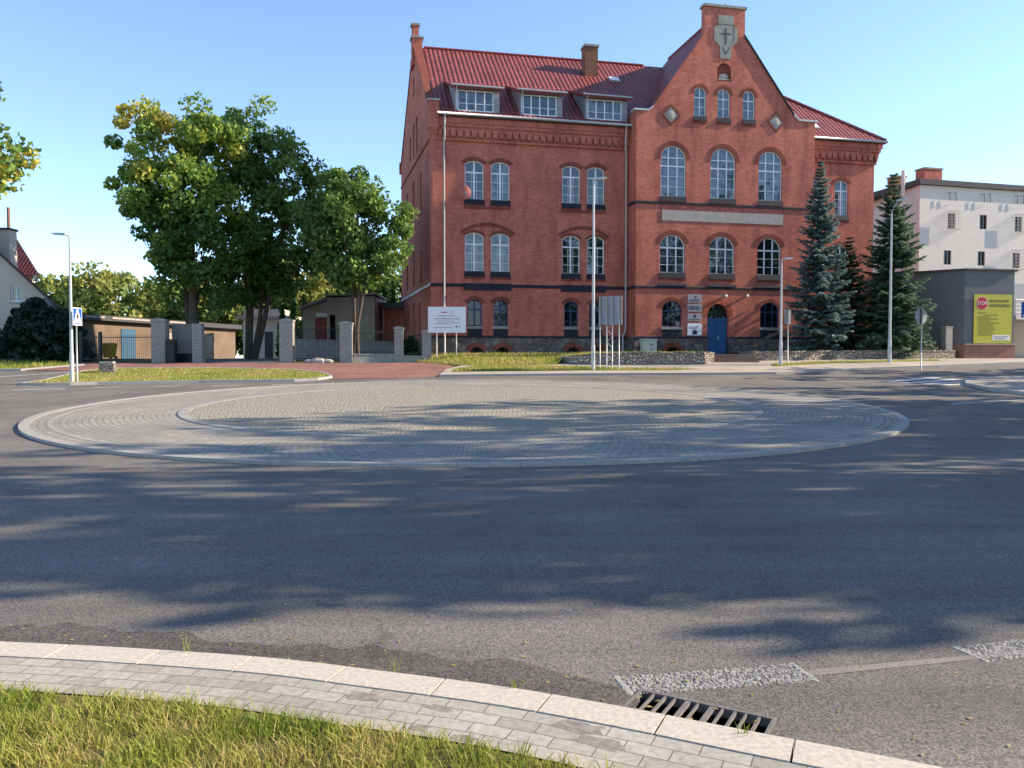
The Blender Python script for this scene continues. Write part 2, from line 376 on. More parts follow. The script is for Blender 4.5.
def region(name, poly, dz, mat, holes=(), origin=(0, 0), uvrot=0, skirt=0, kind='structure', zf=None):
    """ground sheet following the terrain: z = A(y)+dz"""
    bm = bmesh.new()
    loops = [[Vector((x, y, 0)) for x, y in poly]]+[[Vector((x, y, 0)) for x, y in h] for h in holes]
    flat = [p for l in loops for p in l]
    vs = [bm.verts.new(p) for p in flat]
    if len(poly) == 4 and not holes: bm.faces.new(vs)
    else:
        for t in tessellate_polygon(loops):
            try: bm.faces.new([vs[i] for i in t])
            except ValueError: pass
    for y, _ in AP[1:-1]:
        bmesh.ops.bisect_plane(bm, geom=bm.verts[:]+bm.edges[:]+bm.faces[:], plane_co=(0, y, 0), plane_no=(0, 1, 0), dist=1e-5)
    if skirt:
        be = [e for e in bm.edges if len(e.link_faces) == 1]
        r = bmesh.ops.extrude_edge_only(bm, edges=be)
        for v in [g for g in r['geom'] if isinstance(g, bmesh.types.BMVert)]: v.co.z = -skirt
    for v in bm.verts: v.co.z += A(v.co.y)+dz
    bm.normal_update()
    for f in bm.faces:
        if abs(f.normal.z) > .3 and f.normal.z < 0: f.normal_flip()
    uvl = bm.loops.layers.uv.new('UVMap'); ca, sa = math.cos(uvrot), math.sin(uvrot)
    for f in bm.faces:
        for l in f.loops:
            x, y = l.vert.co.x, l.vert.co.y; l[uvl].uv = (x*ca+y*sa, -x*sa+y*ca)
    for v in bm.verts: v.co.x -= origin[0]; v.co.y -= origin[1]
    me = bpy.data.meshes.new(name); bm.to_mesh(me); bm.free(); me.materials.append(mat)
    o = bpy.data.objects.new(name, me); COL.objects.link(o); o.location = (origin[0], origin[1], 0)
    if kind: o['kind'] = kind
    return o
def spline(pts, step=.1, closed=False):
    P = [Vector((p[0], p[1], 0)) for p in pts]; out = []; n = len(P)
    for i in range(n if closed else n-1):
        g = lambda k: P[k % n] if closed else P[max(0, min(n-1, k))]
        p0, p1, p2, p3 = g(i-1), g(i), g(i+1), g(i+2)
        m = max(2, int((p2-p1).length/step))
        for k in range(m):
            t = k/m
            q = .5*((2*p1)+(-p0+p2)*t+(2*p0-5*p1+4*p2-p3)*t*t+(-p0+3*p1-3*p2+p3)*t**3)
            out.append((q.x, q.y))
    if not closed: out.append((P[-1].x, P[-1].y))
    return out
def offset(line, d, closed=False):
    out = []; n = len(line)
    for i in range(n):
        a = line[(i-1) % n] if closed else line[max(0, i-1)]; b = line[(i+1) % n] if closed else line[min(n-1, i+1)]
        dx, dy = b[0]-a[0], b[1]-a[1]; L = math.hypot(dx, dy) or 1
        out.append((line[i][0]-dy/L*d, line[i][1]+dx/L*d))
    return out
def resample(line, step, closed=False):
    pts = list(line)+([line[0]] if closed else [])
    cum = [0]
    for a, b in zip(pts, pts[1:]): cum.append(cum[-1]+math.hypot(b[0]-a[0], b[1]-a[1]))
    n = max(1, round(cum[-1]/step)); out = []; j = 0
    for k in range(n+1):
        s = cum[-1]*k/n
        while j < len(cum)-2 and cum[j+1] < s: j += 1
        t = (s-cum[j])/max(1e-9, cum[j+1]-cum[j]); out.append((pts[j][0]+(pts[j+1][0]-pts[j][0])*t, pts[j][1]+(pts[j+1][1]-pts[j][1])*t))
    return out
def kerb(name, line, w, dz0, dz1, mat, stone=1.0, closed=False, gap=.008, sub=1, bevel=0, zf=None, jig=0):
    """row of kerb stones along a line; the stones lie to the left (+offset) of the line"""
    zf = zf or A
    pts = resample(line, stone/sub, closed); q = offset(pts, w)
    if closed: q[0] = q[-1] = (lambda a, b: ((a[0]+b[0])/2, (a[1]+b[1])/2))(q[0], q[-1])
    mb = MB()
    for i in range(0, len(pts)-1):
        a, b, c, d = pts[i], pts[i+1], q[i+1], q[i]
        g0 = gap/2 if i % sub == 0 else 0; g1 = gap/2 if i % sub == sub-1 else 0
        L = math.hypot(b[0]-a[0], b[1]-a[1]) or 1
        lerp = lambda p, r, t: (p[0]+(r[0]-p[0])*t, p[1]+(r[1]-p[1])*t)
        a, b, d, c = lerp(a, b, g0/L), lerp(b, a, g1/L), lerp(d, c, g0/L), lerp(c, d, g1/L)
        j = random.uniform(-jig, jig)
        mb.hexa([(p[0], p[1], zf(p[1])+dz0) for p in (a, b, c, d)]+[(p[0], p[1], zf(p[1])+dz1+j) for p in (a, b, c, d)])
    return struct(mb.build(name, mat, bevel=bevel))

# ------------------------------------------------------------------ ground, roads, kerbs
CX, CY = -1.1, 23.85
near = spline([(-30, 2.0), (-20, 3.2), (-14, 4.0), (-9, 4.5), (-5, 4.63), (-2.89, 4.47), (-1.41, 4.25), (-.62, 4.03), (-.01, 3.84), (.52, 3.62), (1.03, 3.38), (1.6, 3.12), (2.6, 2.62), (4, 1.85), (6, .5), (9, -2), (14, -7), (22, -16)], .12)
def near_z(y): return 0.0
kd = (.868, -.497); kn = (.497, .868)      # along / across the kerb at the drain
DC = (.84, 3.66)                            # drain centre
def dpt(a, b): return (DC[0]+kd[0]*a+kn[0]*b, DC[1]+kd[1]*a+kn[1]*b)
drain = [dpt(-.33, -.2), dpt(.33, -.2), dpt(.33, .2), dpt(-.33, .2)]
region('ground', [(-900, -300), (900, -300), (900, 2500), (-900, 2500)], -.012, M['earth'], holes=[drain])
road_poly = [(-160, -120), (160, -120), (160, 70), (60, 56), (27, 43.5), (20, 42.5), (-27, 42.5), (-60, 46), (-160, 70)]
region('road', road_poly, .0, M['asphalt'], holes=[drain])
# drain pit and grate
t = thing('storm_drain', 'rusty slotted storm drain grate let into the asphalt beside the pale kerb', 'drain', (DC[0], DC[1], -.08), math.atan2(kd[1], kd[0]))
mb = MB()
for f in ([(-.33, -.2, -.45), (.33, -.2, -.45), (.33, .2, -.45), (-.33, .2, -.45)], [(-.33, -.2, -.45), (.33, -.2, -.45), (.33, -.2, 0), (-.33, -.2, 0)], [(-.33, .2, -.45), (.33, .2, -.45), (.33, .2, 0), (-.33, .2, 0)], [(-.33, -.2, -.45), (-.33, .2, -.45), (-.33, .2, 0), (-.33, -.2, 0)], [(.33, -.2, -.45), (.33, .2, -.45), (.33, .2, 0), (.33, -.2, 0)]): mb.face(f)
mb.build('pit', M['dark'], t)
M['iron'] = plain('rusty cast iron', (.17, .155, .145), .85, .3, 14, .3, .0, .3)
mb = MB(); mb.box(-.335, .335, .185, .205, -.04, .006); mb.box(-.335, .335, -.205, -.185, -.04, .006); mb.box(-.335, -.318, -.185, .185, -.04, .006); mb.box(.318, .335, -.185, .185, -.04, .006)
xs = [-.31, -.255, -.195, -.145, -.08, -.03, .04, .09, .15, .20, .262, .31]
wd = [.008, .011, .012, .011, .024, .010, .024, .010, .013, .010, .012]
for x, w in zip(xs[1:-1], wd[1:]): mb.box(x-w/2, x+w/2, -.185, .185, -.010, .004)
mb.box(-.318, .318, -.03, -.015, -.012, .003)
mb.build('grate', M['iron'], t, bevel=.003)

# near pavement: granite kerb, pavers, lawn behind
kin = offset(near, -.20); pin = offset(near, -.585)
kerb('granite_kerb', list(reversed(near)), .20, -.12, 0.0, M['granite'], .55, gap=.011, sub=3, bevel=.006, zf=near_z, jig=.0)
mb = MB(); s = 0
for i in range(len(kin)-1):
    a, b, c, d = kin[i], kin[i+1], pin[i+1], pin[i]
    L = math.hypot(near[i+1][0]-near[i][0], near[i+1][1]-near[i][1])
    mb.face([(d[0], d[1], -.006), (c[0], c[1], -.006), (b[0], b[1], -.006), (a[0], a[1], -.006)], [(s, 0.001), (s+L, 0.001), (s+L, .399), (s, .399)]); s += L
struct(mb.build('pavement', M['paver']))
lawn_poly = list(pin)+[(22, -40), (-40, -40)]
mb = MB(); mb.poly([(x, y, -.012) for x, y in lawn_poly]); struct(mb.build('front_lawn', M['lawn_near']))
# darker, coarser asphalt along the kerb with a ragged outer edge
outer = []
for i, (p, q) in enumerate(zip(near, offset(near, 1))):
    k = .44+.05*math.sin(i*.37)+.03*math.sin(i*1.1+1)+random.uniform(-.07, .07)
    if p[0] > .3: k *= max(0.03, 1-(p[0]-.3)/.6)
    outer.append((p[0]+(q[0]-p[0])*k, p[1]+(q[1]-p[1])*k))
sel = [i for i, p in enumerate(near) if -12 < p[0] < .62]
region('asphalt_patch', [near[i] for i in sel]+[outer[i] for i in reversed(sel)], .004, M['asphalt_dark'])
# stains on the pavers
mb = MB()
def along(x):
    return min(range(len(near)), key=lambda i: abs(near[i][0]-x))
for x, b0, l, w in ((-.62, .30, .10, .05), (-.2, .31, .07, .03), (.42, .27, .13, .06), (.52, .36, .12, .05), (-.28, .52, .05, .035), (.02, .55, .06, .03), (.9, .5, .08, .04)):
    i = along(x); p = near[i]; q = near[i+1]; L = math.hypot(q[0]-p[0], q[1]-p[1]); d = ((q[0]-p[0])/L, (q[1]-p[1])/L)
    c = (p[0]+d[1]*b0, p[1]-d[0]*b0); pts = []
    for k in range(22):
        an = 2*PI*k/22; r = random.uniform(.65, 1.1)
        e = (math.copysign(abs(math.cos(an))**.6, math.cos(an))*l*r, math.copysign(abs(math.sin(an))**.6, math.sin(an))*w*r)
        pts.append((c[0]+d[0]*e[0]-d[1]*e[1], c[1]+d[1]*e[0]+d[0]*e[1], -.0052))
    mb.poly(pts)
struct(mb.build('pavement_stain', M['stain']))
# structured white edge line
def blobs(mb, p, q, w, n, rmin=.005, rmax=.012):
    d = Vector((q[0]-p[0], q[1]-p[1])); L = d.length; d /= L; e = Vector((-d.y, d.x))
    for k in range(n):
        s_ = random.uniform(0, L); o_ = random.uniform(-w/2, w/2)
        c = Vector(p)+d*s_+e*o_; r = random.uniform(rmin, rmax); el = random.uniform(.7, 1.6); an = random.uniform(0, PI)
        pts = []
        for j in range(6):
            a_ = 2*PI*j/6; x, y = r*el*math.cos(a_), r*math.sin(a_)
            pts.append((c.x+x*math.cos(an)-y*math.sin(an), c.y+x*math.sin(an)+y*math.cos(an)))
        top = [(c.x+(a-c.x)*.6, c.y+(b-c.y)*.6) for a, b in pts]
        zr = A(c.y)+random.uniform(-.0048, -.0025)
        mb.face([(a, b, zr+.007) for a, b in top])
        for j in range(6):
            k2 = (j+1) % 6; mb.face([(pts[j][0], pts[j][1], A(c.y)+.0005), (pts[k2][0], pts[k2][1], A(c.y)+.0005), (top[k2][0], top[k2][1], zr+.007), (top[j][0], top[j][1], zr+.007)])
mb = MB()
L0 = [(.57, 4.05), (1.56, 4.23)], [(2.60, 4.49), (3.58, 4.76)], [(4.6, 5.1), (5.6, 5.5)]
for p, q in L0:
    blobs(mb, p, q, .23, 1050)
    d = Vector((q[0]-p[0], q[1]-p[1])).normalized(); e = Vector((-d.y, d.x))
    for c in (Vector(p), Vector(q)):
        a = c+e*.12; b = c-e*.12; blobs(mb, (a.x, a.y), (b.x, b.y), .02, 220)
struct(mb.build('edge_line', M['thermo']))
region('dust_band', [(1.58, 4.17), (2.6, 4.41), (3.6, 4.66), (3.6, 4.72), (2.6, 4.47), (1.58, 4.25)], .002, M['dust'])

# roundabout
def ring(r, n=160): return [(CX+r*math.cos(2*PI*k/n), CY+r*math.sin(2*PI*k/n)) for k in range(n)]
region('roundabout_apron', ring(11.42), .045, M['apron'], origin=(CX, CY))
kerb('apron_kerb', ring(11.62, 200), .22, -.05, .058, M['rim'], 1.0, True, sub=2)
kerb('apron_inner_band', ring(11.05, 200), .10, .0, .050, M['concrete'], .5, True)
region('roundabout_island', ring(7.95), .055, M['cobble'], origin=(CX, CY))
kerb('island_kerb', ring(8.2, 160), .25, 0, .066, M['concrete'], 1.0, True, sub=2)

# left lawn strip between ring road and red path
lawn_l = [(-20.2, 33.0), (-18.6, 32.9), (-17.4, 33.6), (-13.5, 34.6), (-9.6, 35.2), (-8.6, 35.8), (-8.3, 36.7), (-9.2, 38.3), (-11, 39.7), (-15.8, 40.4), (-20.0, 40.2), (-20.9, 39.4)]
region('lawn_strip', lawn_l, .09, M['lawn'], skirt=.12)
kerb('lawn_kerb', list(lawn_l)+[lawn_l[0]], -.14, -.03, .11, M['conc_kerb'], 1.0)
region('red_path', [(-26, 40.2), (-21.2, 39.6), (-20.2, 40.55), (-15.8, 40.6), (-11, 39.9), (-9.1, 38.5), (-8.1, 36.7), (-8.2, 35.9), (-5.2, 36.4), (-3.4, 37.4), (-3.3, 39.8), (-2.6, 41.2), (-4.8, 43.9), (-9, 43.4), (-20, 43.4), (-27, 43.2)], .03, M['redpave'], skirt=.05, uvrot=.2)
region('driveway', [(-18.0, 43.4), (-13.0, 43.4), (-15.5, 60), (-21, 75), (-26, 75), (-20.5, 58)], .006, M['asphalt_old'])
# verge before the hedge of the left house
verge = [(-24.6, 39.8), (-22.6, 42.2), (-26.6, 43.4), (-60, 47.0), (-60, 42.0)]
region('hedge_verge', verge, .08, M['lawn'], skirt=.1)
kerb('verge_kerb', [(-60, 42), (-24.6, 39.8), (-22.6, 42.2)], -.15, -.03, .10, M['conc_kerb'], 1.0)
# far pavement on the right
pav = [(-3.4, 37.3), (-.6, 37.6), (2.3, 37.9), (6.1, 38.1), (9, 38.2), (12.9, 38.5), (15.2, 39.6), (18.2, 40.6), (22, 41.6), (27, 43.2), (60, 55), (60, 62), (32, 52), (27, 49.5), (16, 45.6), (13.2, 45.0), (11.0, 44.2), (10.3, 42.2), (2.6, 42.6), (-2.6, 41.6), (-3.3, 39.8)]
region('far_pavement', pav, .085, M['beigepave'], skirt=.11, uvrot=.2)
kerb('far_kerb', pav[:11], -.16, -.03, .10, M['conc_kerb'], 1.0)
region('pavement_lawn', [(-2.9, 38.6), (3.0, 39.2), (8.2, 39.4), (9.4, 39.9), (6, 40.2), (2.6, 41.0), (-1.9, 41.1), (-2.9, 39.8)], .10, M['lawn'], skirt=.03)
region('lamp_verge', [(13.4, 41.0), (16.2, 42.2), (20.4, 43.5), (24, 44.8), (24.2, 45.6), (19, 44.3), (13.6, 42.0)], .10, M['lawn'], skirt=.03)
# corner island on the right
isl = [(21.5, 35.9), (20.2, 35.3), (18.7, 32.6), (17.9, 29.4), (18.2, 27.3), (20.0, 25.6), (26, 22), (70, 10), (70, 46)]
region('corner_pavement', isl, .12, M['beigepave'], skirt=.16)
kerb('corner_kerb', [isl[-1]]+isl[:7], -.18, -.03, .13, M['conc_kerb'], 1.0)
# zebra crossing
mb = MB()
zd = Vector((.876, .482)); zn = Vector((.482, -.876))
for k in range(5):
    c = Vector((18.0, 35.9))+zn*(k*.82)-zd*(-.1*k)
    for sgn in (0,):
        a = [c-zd*1.9-zn*.23, c+zd*1.9-zn*.23, c+zd*1.9+zn*.23, c-zd*1.9+zn*.23]
        for j in range(8):
            t0, t1 = j/8, (j+1)/8
            q = [a[0].lerp(a[1], t0), a[0].lerp(a[1], t1), a[3].lerp(a[2], t1), a[3].lerp(a[2], t0)]
            mb.face([(p.x, p.y, A(p.y)+.01) for p in q])
struct(mb.build('zebra_crossing', M['paint']))
def stripe(mb, p, q, w):
    d = Vector((q[0]-p[0], q[1]-p[1])); n = max(1, int(d.length/.8)); e = Vector((-d.y, d.x)).normalized()*w/2
    for k in range(n):
        a = Vector(p)+d*(k/n); b = Vector(p)+d*((k+1)/n)
        mb.face([(v.x, v.y, A(v.y)+.01) for v in (a-e, b-e, b+e, a+e)])
mb = MB()
stripe(mb, (-24.5, 36.2), (-21.6, 39.3), .14); stripe(mb, (-18.9, 30.2), (-17.4, 31.1), .2); stripe(mb, (13.5, 24.5), (17.2, 26.2), .14); stripe(mb, (20, 41.2), (33, 45.0), .12)
for k in range(4): stripe(mb, (-16.6+k*2.2, 31.6+k*.55), (-15.6+k*2.2, 31.9+k*.5), .16)
struct(mb.build('lane_marking', M['paint']))

# terrace in front of the brick building
ZT = 1.80
front = [(-6.2, 45.6, A(45.6)+.02), (-4.6, 44.2, A(44.2)+.04), (-2.5, 41.3, A(41.3)+.06), (0, 41.3, A(41.3)+.09), (2.4, 41.9, A(41.9)+.09), (2.75, 42.9, 1.62), (4.4, 42.05, ZT), (7.15, 41.98, ZT), (7.25, 41.98, ZT), (10.2, 42.15, ZT), (10.85, 43.2, ZT), (11.0, 46.0, ZT)]
back = [(-5.2, 48.2, 1.78), (-4.6, 48.2, 1.79), (-2.6, 48.0, ZT), (0, 48.4, ZT), (2.4, 49, ZT), (2.9, 49.2, ZT), (4.5, 49, ZT), (7.15, 49.6, ZT), (7.25, 50, ZT), (10.3, 50, ZT), (10.6, 50, ZT), (11.0, 50, ZT)]
def face_y(x):
    y = 47+(x+4.753)*math.tan(R(12.2))
    return y-1.34 if x > 7.2 else y-.05
back = [(b[0], (face_y(b[0]) if b[0] > -4.6 else b[1]), b[2]) for b in back]
mb = MB()
for i in range(len(front)-1):
    for k in range(4):
        def L_(a, b, t):
            tt = t; z = a[2]+(b[2]-a[2])*(1-(1-t)**2); return (a[0]+(b[0]-a[0])*tt, a[1]+(b[1]-a[1])*tt, z)
        t0, t1 = k/4, (k+1)/4
        mb.face([L_(front[i], back[i], t0), L_(front[i+1], back[i+1], t0), L_(front[i+1], back[i+1], t1), L_(front[i], back[i], t1)])
struct(mb.build('terrace_lawn', M['lawn']))
mb = MB()
f2 = [(13.35, 44.9, 1.92), (16, 45.45, 1.94), (27.0, 49.1, 1.98), (28.2, 50.2, 1.98)]; b2 = [(13.2, 52, 1.9), (16, 55, 1.95), (24, 60, 1.98), (28.2, 60, 1.98)]
for i in range(3): mb.face([f2[i], f2[i+1], b2[i+1], b2[i]])
struct(mb.build('spruce_bed', M['earth']))
mb = MB()
for k, (y0, z1) in enumerate(((43.0, 1.44), (43.35, 1.57), (43.7, 1.70), (44.05, 1.82))): mb.box(10.98, 13.3, y0, 50.2, 1.1+.001*k, z1)
struct(mb.build('entrance_path', plain('brown paving', (.24, .16, .12), .9, .15, 6, .2, 0, .2)))
def retaining(name, label, line, h, w=.35, zt=None):
    t = thing(name, label, 'wall', (line[0][0], line[0][1], A(line[0][1])))
    q = offset(line, w); mb = MB()
    for i in range(len(line)-1):
        a, b, c, d = line[i], line[i+1], q[i+1], q[i]
        zs = [ (zt[k] if zt else A(line[k][1])+h) for k in (i, i+1)]
        mb.hexa([(a[0], a[1], A(a[1])-.2), (b[0], b[1], A(b[1])-.2), (c[0], c[1], A(b[1])-.2), (d[0], d[1], A(a[1])-.2), (a[0], a[1], zs[0]), (b[0], b[1], zs[1]), (c[0], c[1], zs[1]), (d[0], d[1], zs[0])])
    mb.build('stone_face', M['cobblewall'], t, off=t.location)
    # capping row of rounded stones
    pts = resample(line, .30); mb = MB()
    for i in range(len(pts)-1):
        a, b = pts[i], pts[i+1]; d = Vector((b[0]-a[0], b[1]-a[1])); L = d.length; d.normalize(); e = Vector((-d.y, d.x))
        c = Vector(((a[0]+b[0])/2, (a[1]+b[1])/2))+e*w*.5
        # top at this point
        if zt:
            j = min(range(len(line)), key=lambda k: (line[k][0]-c.x)**2+(line[k][1]-c.y)**2)
            fr = i/(len(pts)-1); z = np.interp(fr, np.linspace(0, 1, len(zt)), zt) if len(set(zt)) > 1 else zt[0]
        else: z = A(c.y)+h
        mb.obox((c.x, c.y), (d.x, d.y), (e.x, e.y), L*.46, w*.5+.03, z-.02, z+.07+random.uniform(-.02, .03))
    mb.build('capstone', M['cobblewall'], t, off=t.location, bevel=.03)
    return t
retaining('retaining_wall', 'low curved cobblestone retaining wall holding the lawn left of the blue door steps', [(2.6, 43.1), (3.4, 42.2), (4.6, 41.85), (7.4, 41.85), (10.1, 41.95), (10.75, 42.5), (10.95, 44.6)], .6, .35, [1.62, 1.76, ZT+.03, ZT+.03, ZT+.03, ZT+.03, ZT+.04])
retaining('retaining_wall', 'long low cobblestone retaining wall in front of the blue spruces', [(13.3, 47), (13.35, 44.75), (16, 45.25), (20, 46.6), (27.1, 48.95)], .6, .35, [1.9, 1.93, 1.96, 2.0, 2.02])

# ------------------------------------------------------------------ grass
def blades(name, pts, zs, hmin, hmax, w, mat, tintf=None, lean=.5):
    n = len(pts); pts = np.asarray(pts); zs = np.asarray(zs)
    an = rng.uniform(0, 2*PI, n); ln = rng.uniform(0, 2*PI, n)
    h = rng.uniform(hmin, hmax, n)*rng.uniform(.6, 1, n); le = h*rng.uniform(.1, lean, n)
    ww = w*rng.uniform(.6, 1.3, n)
    dx, dy = np.cos(an)*ww/2, np.sin(an)*ww/2; lx, ly = np.cos(ln)*le, np.sin(ln)*le
    V = np.zeros((n, 5, 3))
    V[:, 0] = np.stack([pts[:, 0]-dx, pts[:, 1]-dy, zs], 1); V[:, 1] = np.stack([pts[:, 0]+dx, pts[:, 1]+dy, zs], 1)
    V[:, 2] = np.stack([pts[:, 0]-dx*.75+lx*.4, pts[:, 1]-dy*.75+ly*.4, zs+h*.6], 1); V[:, 3] = np.stack([pts[:, 0]+dx*.75+lx*.4, pts[:, 1]+dy*.75+ly*.4, zs+h*.6], 1)
    V[:, 4] = np.stack([pts[:, 0]+lx, pts[:, 1]+ly, zs+h], 1)
    F = (np.array([[0, 1, 3], [0, 3, 2], [2, 3, 4]])[None]+5*np.arange(n)[:, None, None]).reshape(-1, 3)
    tt = tintf if tintf is not None else rng.uniform(0, 1, n)
    o = np_mesh(name, V.reshape(-1, 3), F, mat, tint=np.repeat(tt, 3)); o['kind'] = 'stuff'; return o
def vnoise(x, y, s, seed=0):
    r = np.random.default_rng(seed); g = r.uniform(0, 1, (64, 64))
    u, v = x*s, y*s; iu, iv = np.floor(u).astype(int), np.floor(v).astype(int); fu, fv = u-iu, v-iv
    fu = fu*fu*(3-2*fu); fv = fv*fv*(3-2*fv); a = g[iu % 64, iv % 64]; b = g[(iu+1) % 64, iv % 64]; c = g[iu % 64, (iv+1) % 64]; d = g[(iu+1) % 64, (iv+1) % 64]
    return a*(1-fu)*(1-fv)+b*fu*(1-fv)+c*(1-fu)*fv+d*fu*fv
pa = np.array(pin)
xs = rng.uniform(-9.5, 3.2, 460000); ys = rng.uniform(.6, 4.7, 460000)
edge = np.interp(xs, pa[:, 0], pa[:, 1])+.015*np.sin(xs*37)+.01*np.sin(xs*91+1)
cl = vnoise(xs, ys, 7, 1)*.6+vnoise(xs, ys, 19, 2)*.4
keep = (ys < edge-.01+.05*(rng.uniform(0, 1, len(xs))-.55)) & (rng.uniform(0, 1, len(xs)) < np.clip((cl-.14)*2.4, .08, 1)) & (rng.uniform(0, 1, len(xs)) < np.clip((ys-.4)/2.2, .2, 1))
xs, ys, cl = xs[keep], ys[keep], cl[keep]
dry = vnoise(xs, ys, 3.5, 5)
tin = np.clip(.16+.62*dry*rng.uniform(.5, 1.3, len(xs))+np.where(rng.uniform(0, 1, len(xs)) < .12, .45, 0), 0, 1)
hs = .035+.05*vnoise(xs, ys, 5, 8)
blades('grass', np.stack([xs, ys], 1), np.full(len(xs), -.013), .03, .095, .0052, M['grass'], tin, 1.3)
def inpoly(x, y, poly):
    c = np.zeros(len(x), bool); n = len(poly)
    for i in range(n):
        (x1, y1), (x2, y2) = poly[i], poly[(i+1) % n]
        if y1 == y2: continue
        c ^= ((y1 > y) != (y2 > y)) & (x < (x2-x1)*(y-y1)/(y2-y1)+x1)
    return c
AY = np.array([a for a, _ in AP]); AZ = np.array([b for _, b in AP])
def fargrass(name, poly, n, dz, hmin, hmax, w=.03, zf=None, dryness=.3):
    p = np.array(poly); x = rng.uniform(p[:, 0].min(), p[:, 0].max(), n*2); y = rng.uniform(p[:, 1].min(), p[:, 1].max(), n*2)
    k = inpoly(x, y, [tuple(q[:2]) for q in poly]); x, y = x[k][:n], y[k][:n]
    z = np.interp(y, AY, AZ)+dz if zf is None else zf(x, y)
    blades(name, np.stack([x, y], 1), z, hmin, hmax, w, M['grass'], np.clip(vnoise(x, y, .9, 3)*.5+dryness*rng.uniform(.3, 1.4, len(x)), 0, 1), .8)
fargrass('strip_grass', lawn_l, 11000, .08, .03, .11, .03, None, .45)
fargrass('verge_grass', [(-24.6, 39.9), (-22.8, 42.1), (-27, 43.2), (-36, 44.3), (-36, 40.8)], 4000, .08, .08, .3, .03, None, .2)
fargrass('path_edge_grass', [(-2.9, 38.7), (3.0, 39.3), (8.2, 39.5), (9.2, 39.9), (6, 40.2), (2.6, 41.0), (-1.9, 41.1), (-2.8, 39.8)], 6000, .09, .03, .14, .03, None, .4)
fargrass('lamp_verge_grass', [(13.4, 41.0), (16.2, 42.2), (20.4, 43.5), (24, 44.8), (24.2, 45.6), (19, 44.3), (13.6, 42.0)], 4000, .09, .03, .14, .03)
tp = [(-5.8, 45.2), (-2.5, 41.4), (0, 41.4), (2.4, 42), (2.8, 43), (4.4, 42.2), (10.2, 42.3), (10.8, 43.3), (10.9, 48.6), (4, 48.3), (-4.4, 47.0)]
fx = np.array([f[0] for f in front]); fy = np.array([f[1] for f in front]); fz = np.array([f[2] for f in front]); by = np.array([b[1] for b in back])
def tz(x, y):
    y0 = np.interp(x, fx, fy); z0 = np.interp(x, fx, fz); y1 = np.interp(x, fx, by); tt = np.clip((y-y0)/(y1-y0), 0, 1)
    return z0+(ZT-z0)*(1-(1-tt)**2)-.02
fargrass('terrace_grass', tp, 16000, 0, .05, .26, .03, tz, .5)
# weeds in the kerb joints
def weed(x, y, z, n, h, label):
    p = np.array([[x, y]])+rng.normal(0, .018, (n, 2))
    o = blades('weed_tuft', p, np.full(n, z), h*.5, h, .005, M['grass'], rng.uniform(0, .45, n), .8); del o['kind']; return tag(o, label, 'weed')
weed(-1.78, 4.33, 0, 6, .14, 'single thin grass stalk in the kerb joint far left of the drain')
weed(-.62, 4.1, -.03, 9, .16, 'small upright weed growing against the kerb above the longest paver stain')
weed(.02, 3.86, -.02, 16, .11, 'bushy little weed tuft on the pale kerb in the middle of the picture')
weed(1.0, 3.36, -.004, 8, .10, 'short weed growing in the kerb joint directly below the drain')
exec_after = []

# ================================================================== the brick building
TH = R(12.2); D_ = (math.cos(TH), math.sin(TH)); N_ = (-math.sin(TH), math.cos(TH)); OB = (-4.753, 47.0)
ZB = 1.8
def fw(u, v): return (OB[0]+D_[0]*u+N_[0]*v, OB[1]+D_[1]*u+N_[1]*v)
B = thing('brick_school', 'large three storey red brick building with tiled roof, stepped gable and blue arched door', 'building', (OB[0], OB[1], ZB), TH)
OFF = (0, 0, ZB)
def bp(mb, name, mat, parent=None, **k): return mb.build(name, M[mat] if isinstance(mat, str) else mat, parent or B, off=OFF, **k)
def arch(u0, u1, zb, zt, rise, n=10):
    if rise <= 0: return [(u0, zb), (u1, zb), (u1, zt), (u0, zt)]
    a = (u1-u0)/2; c = (u0+u1)/2; r = (a*a+rise*rise)/(2*rise); cz = zt-r; A0 = math.asin(min(1, a/r))
    if rise > a*.999: A0 = PI/2
    arc = [(c+r*math.sin(A0-2*A0*k/n), cz+r*math.cos(A0-2*A0*k/n)) for k in range(n+1)]
    return [(u0, zb), (u1, zb)]+arc
def arch_h(u, u0, u1, zt, rise):
    if rise <= 0: return zt
    a = (u1-u0)/2; c = (u0+u1)/2; r = (a*a+rise*rise)/(2*rise)
    return zt-r+math.sqrt(max(0, r*r-(u-c)**2))
def wall_sheet(mb, outer, holes, v, depth):
    mb.poly([(u, v, z) for u, z in outer], [[(u, v, z) for u, z in h] for h in holes])
    for h in holes:
        for i in range(len(h)):
            a, b = h[i], h[(i+1) % len(h)]
            mb.face([(a[0], v, a[1]), (b[0], v, b[1]), (b[0], v+depth, b[1]), (a[0], v+depth, a[1])])
def ringpoly(mb, outer, inner, v0, v1):
    n = len(outer)
    for i in range(n):
        j = (i+1) % n; a, b, c, d = outer[i], outer[j], inner[j], inner[i]
        mb.face([(a[0], v0, a[1]), (b[0], v0, b[1]), (c[0], v0, c[1]), (d[0], v0, d[1])])
        mb.face([(d[0], v0, d[1]), (c[0], v0, c[1]), (c[0], v1, c[1]), (d[0], v1, d[1])])
        mb.face([(a[0], v0, a[1]), (a[0], v1, a[1]), (b[0], v1, b[1]), (b[0], v0, b[1])])
HOLES = {'wing': [], 'block': [], 'right': [], 'plinth': [], 'plinth_block': []}
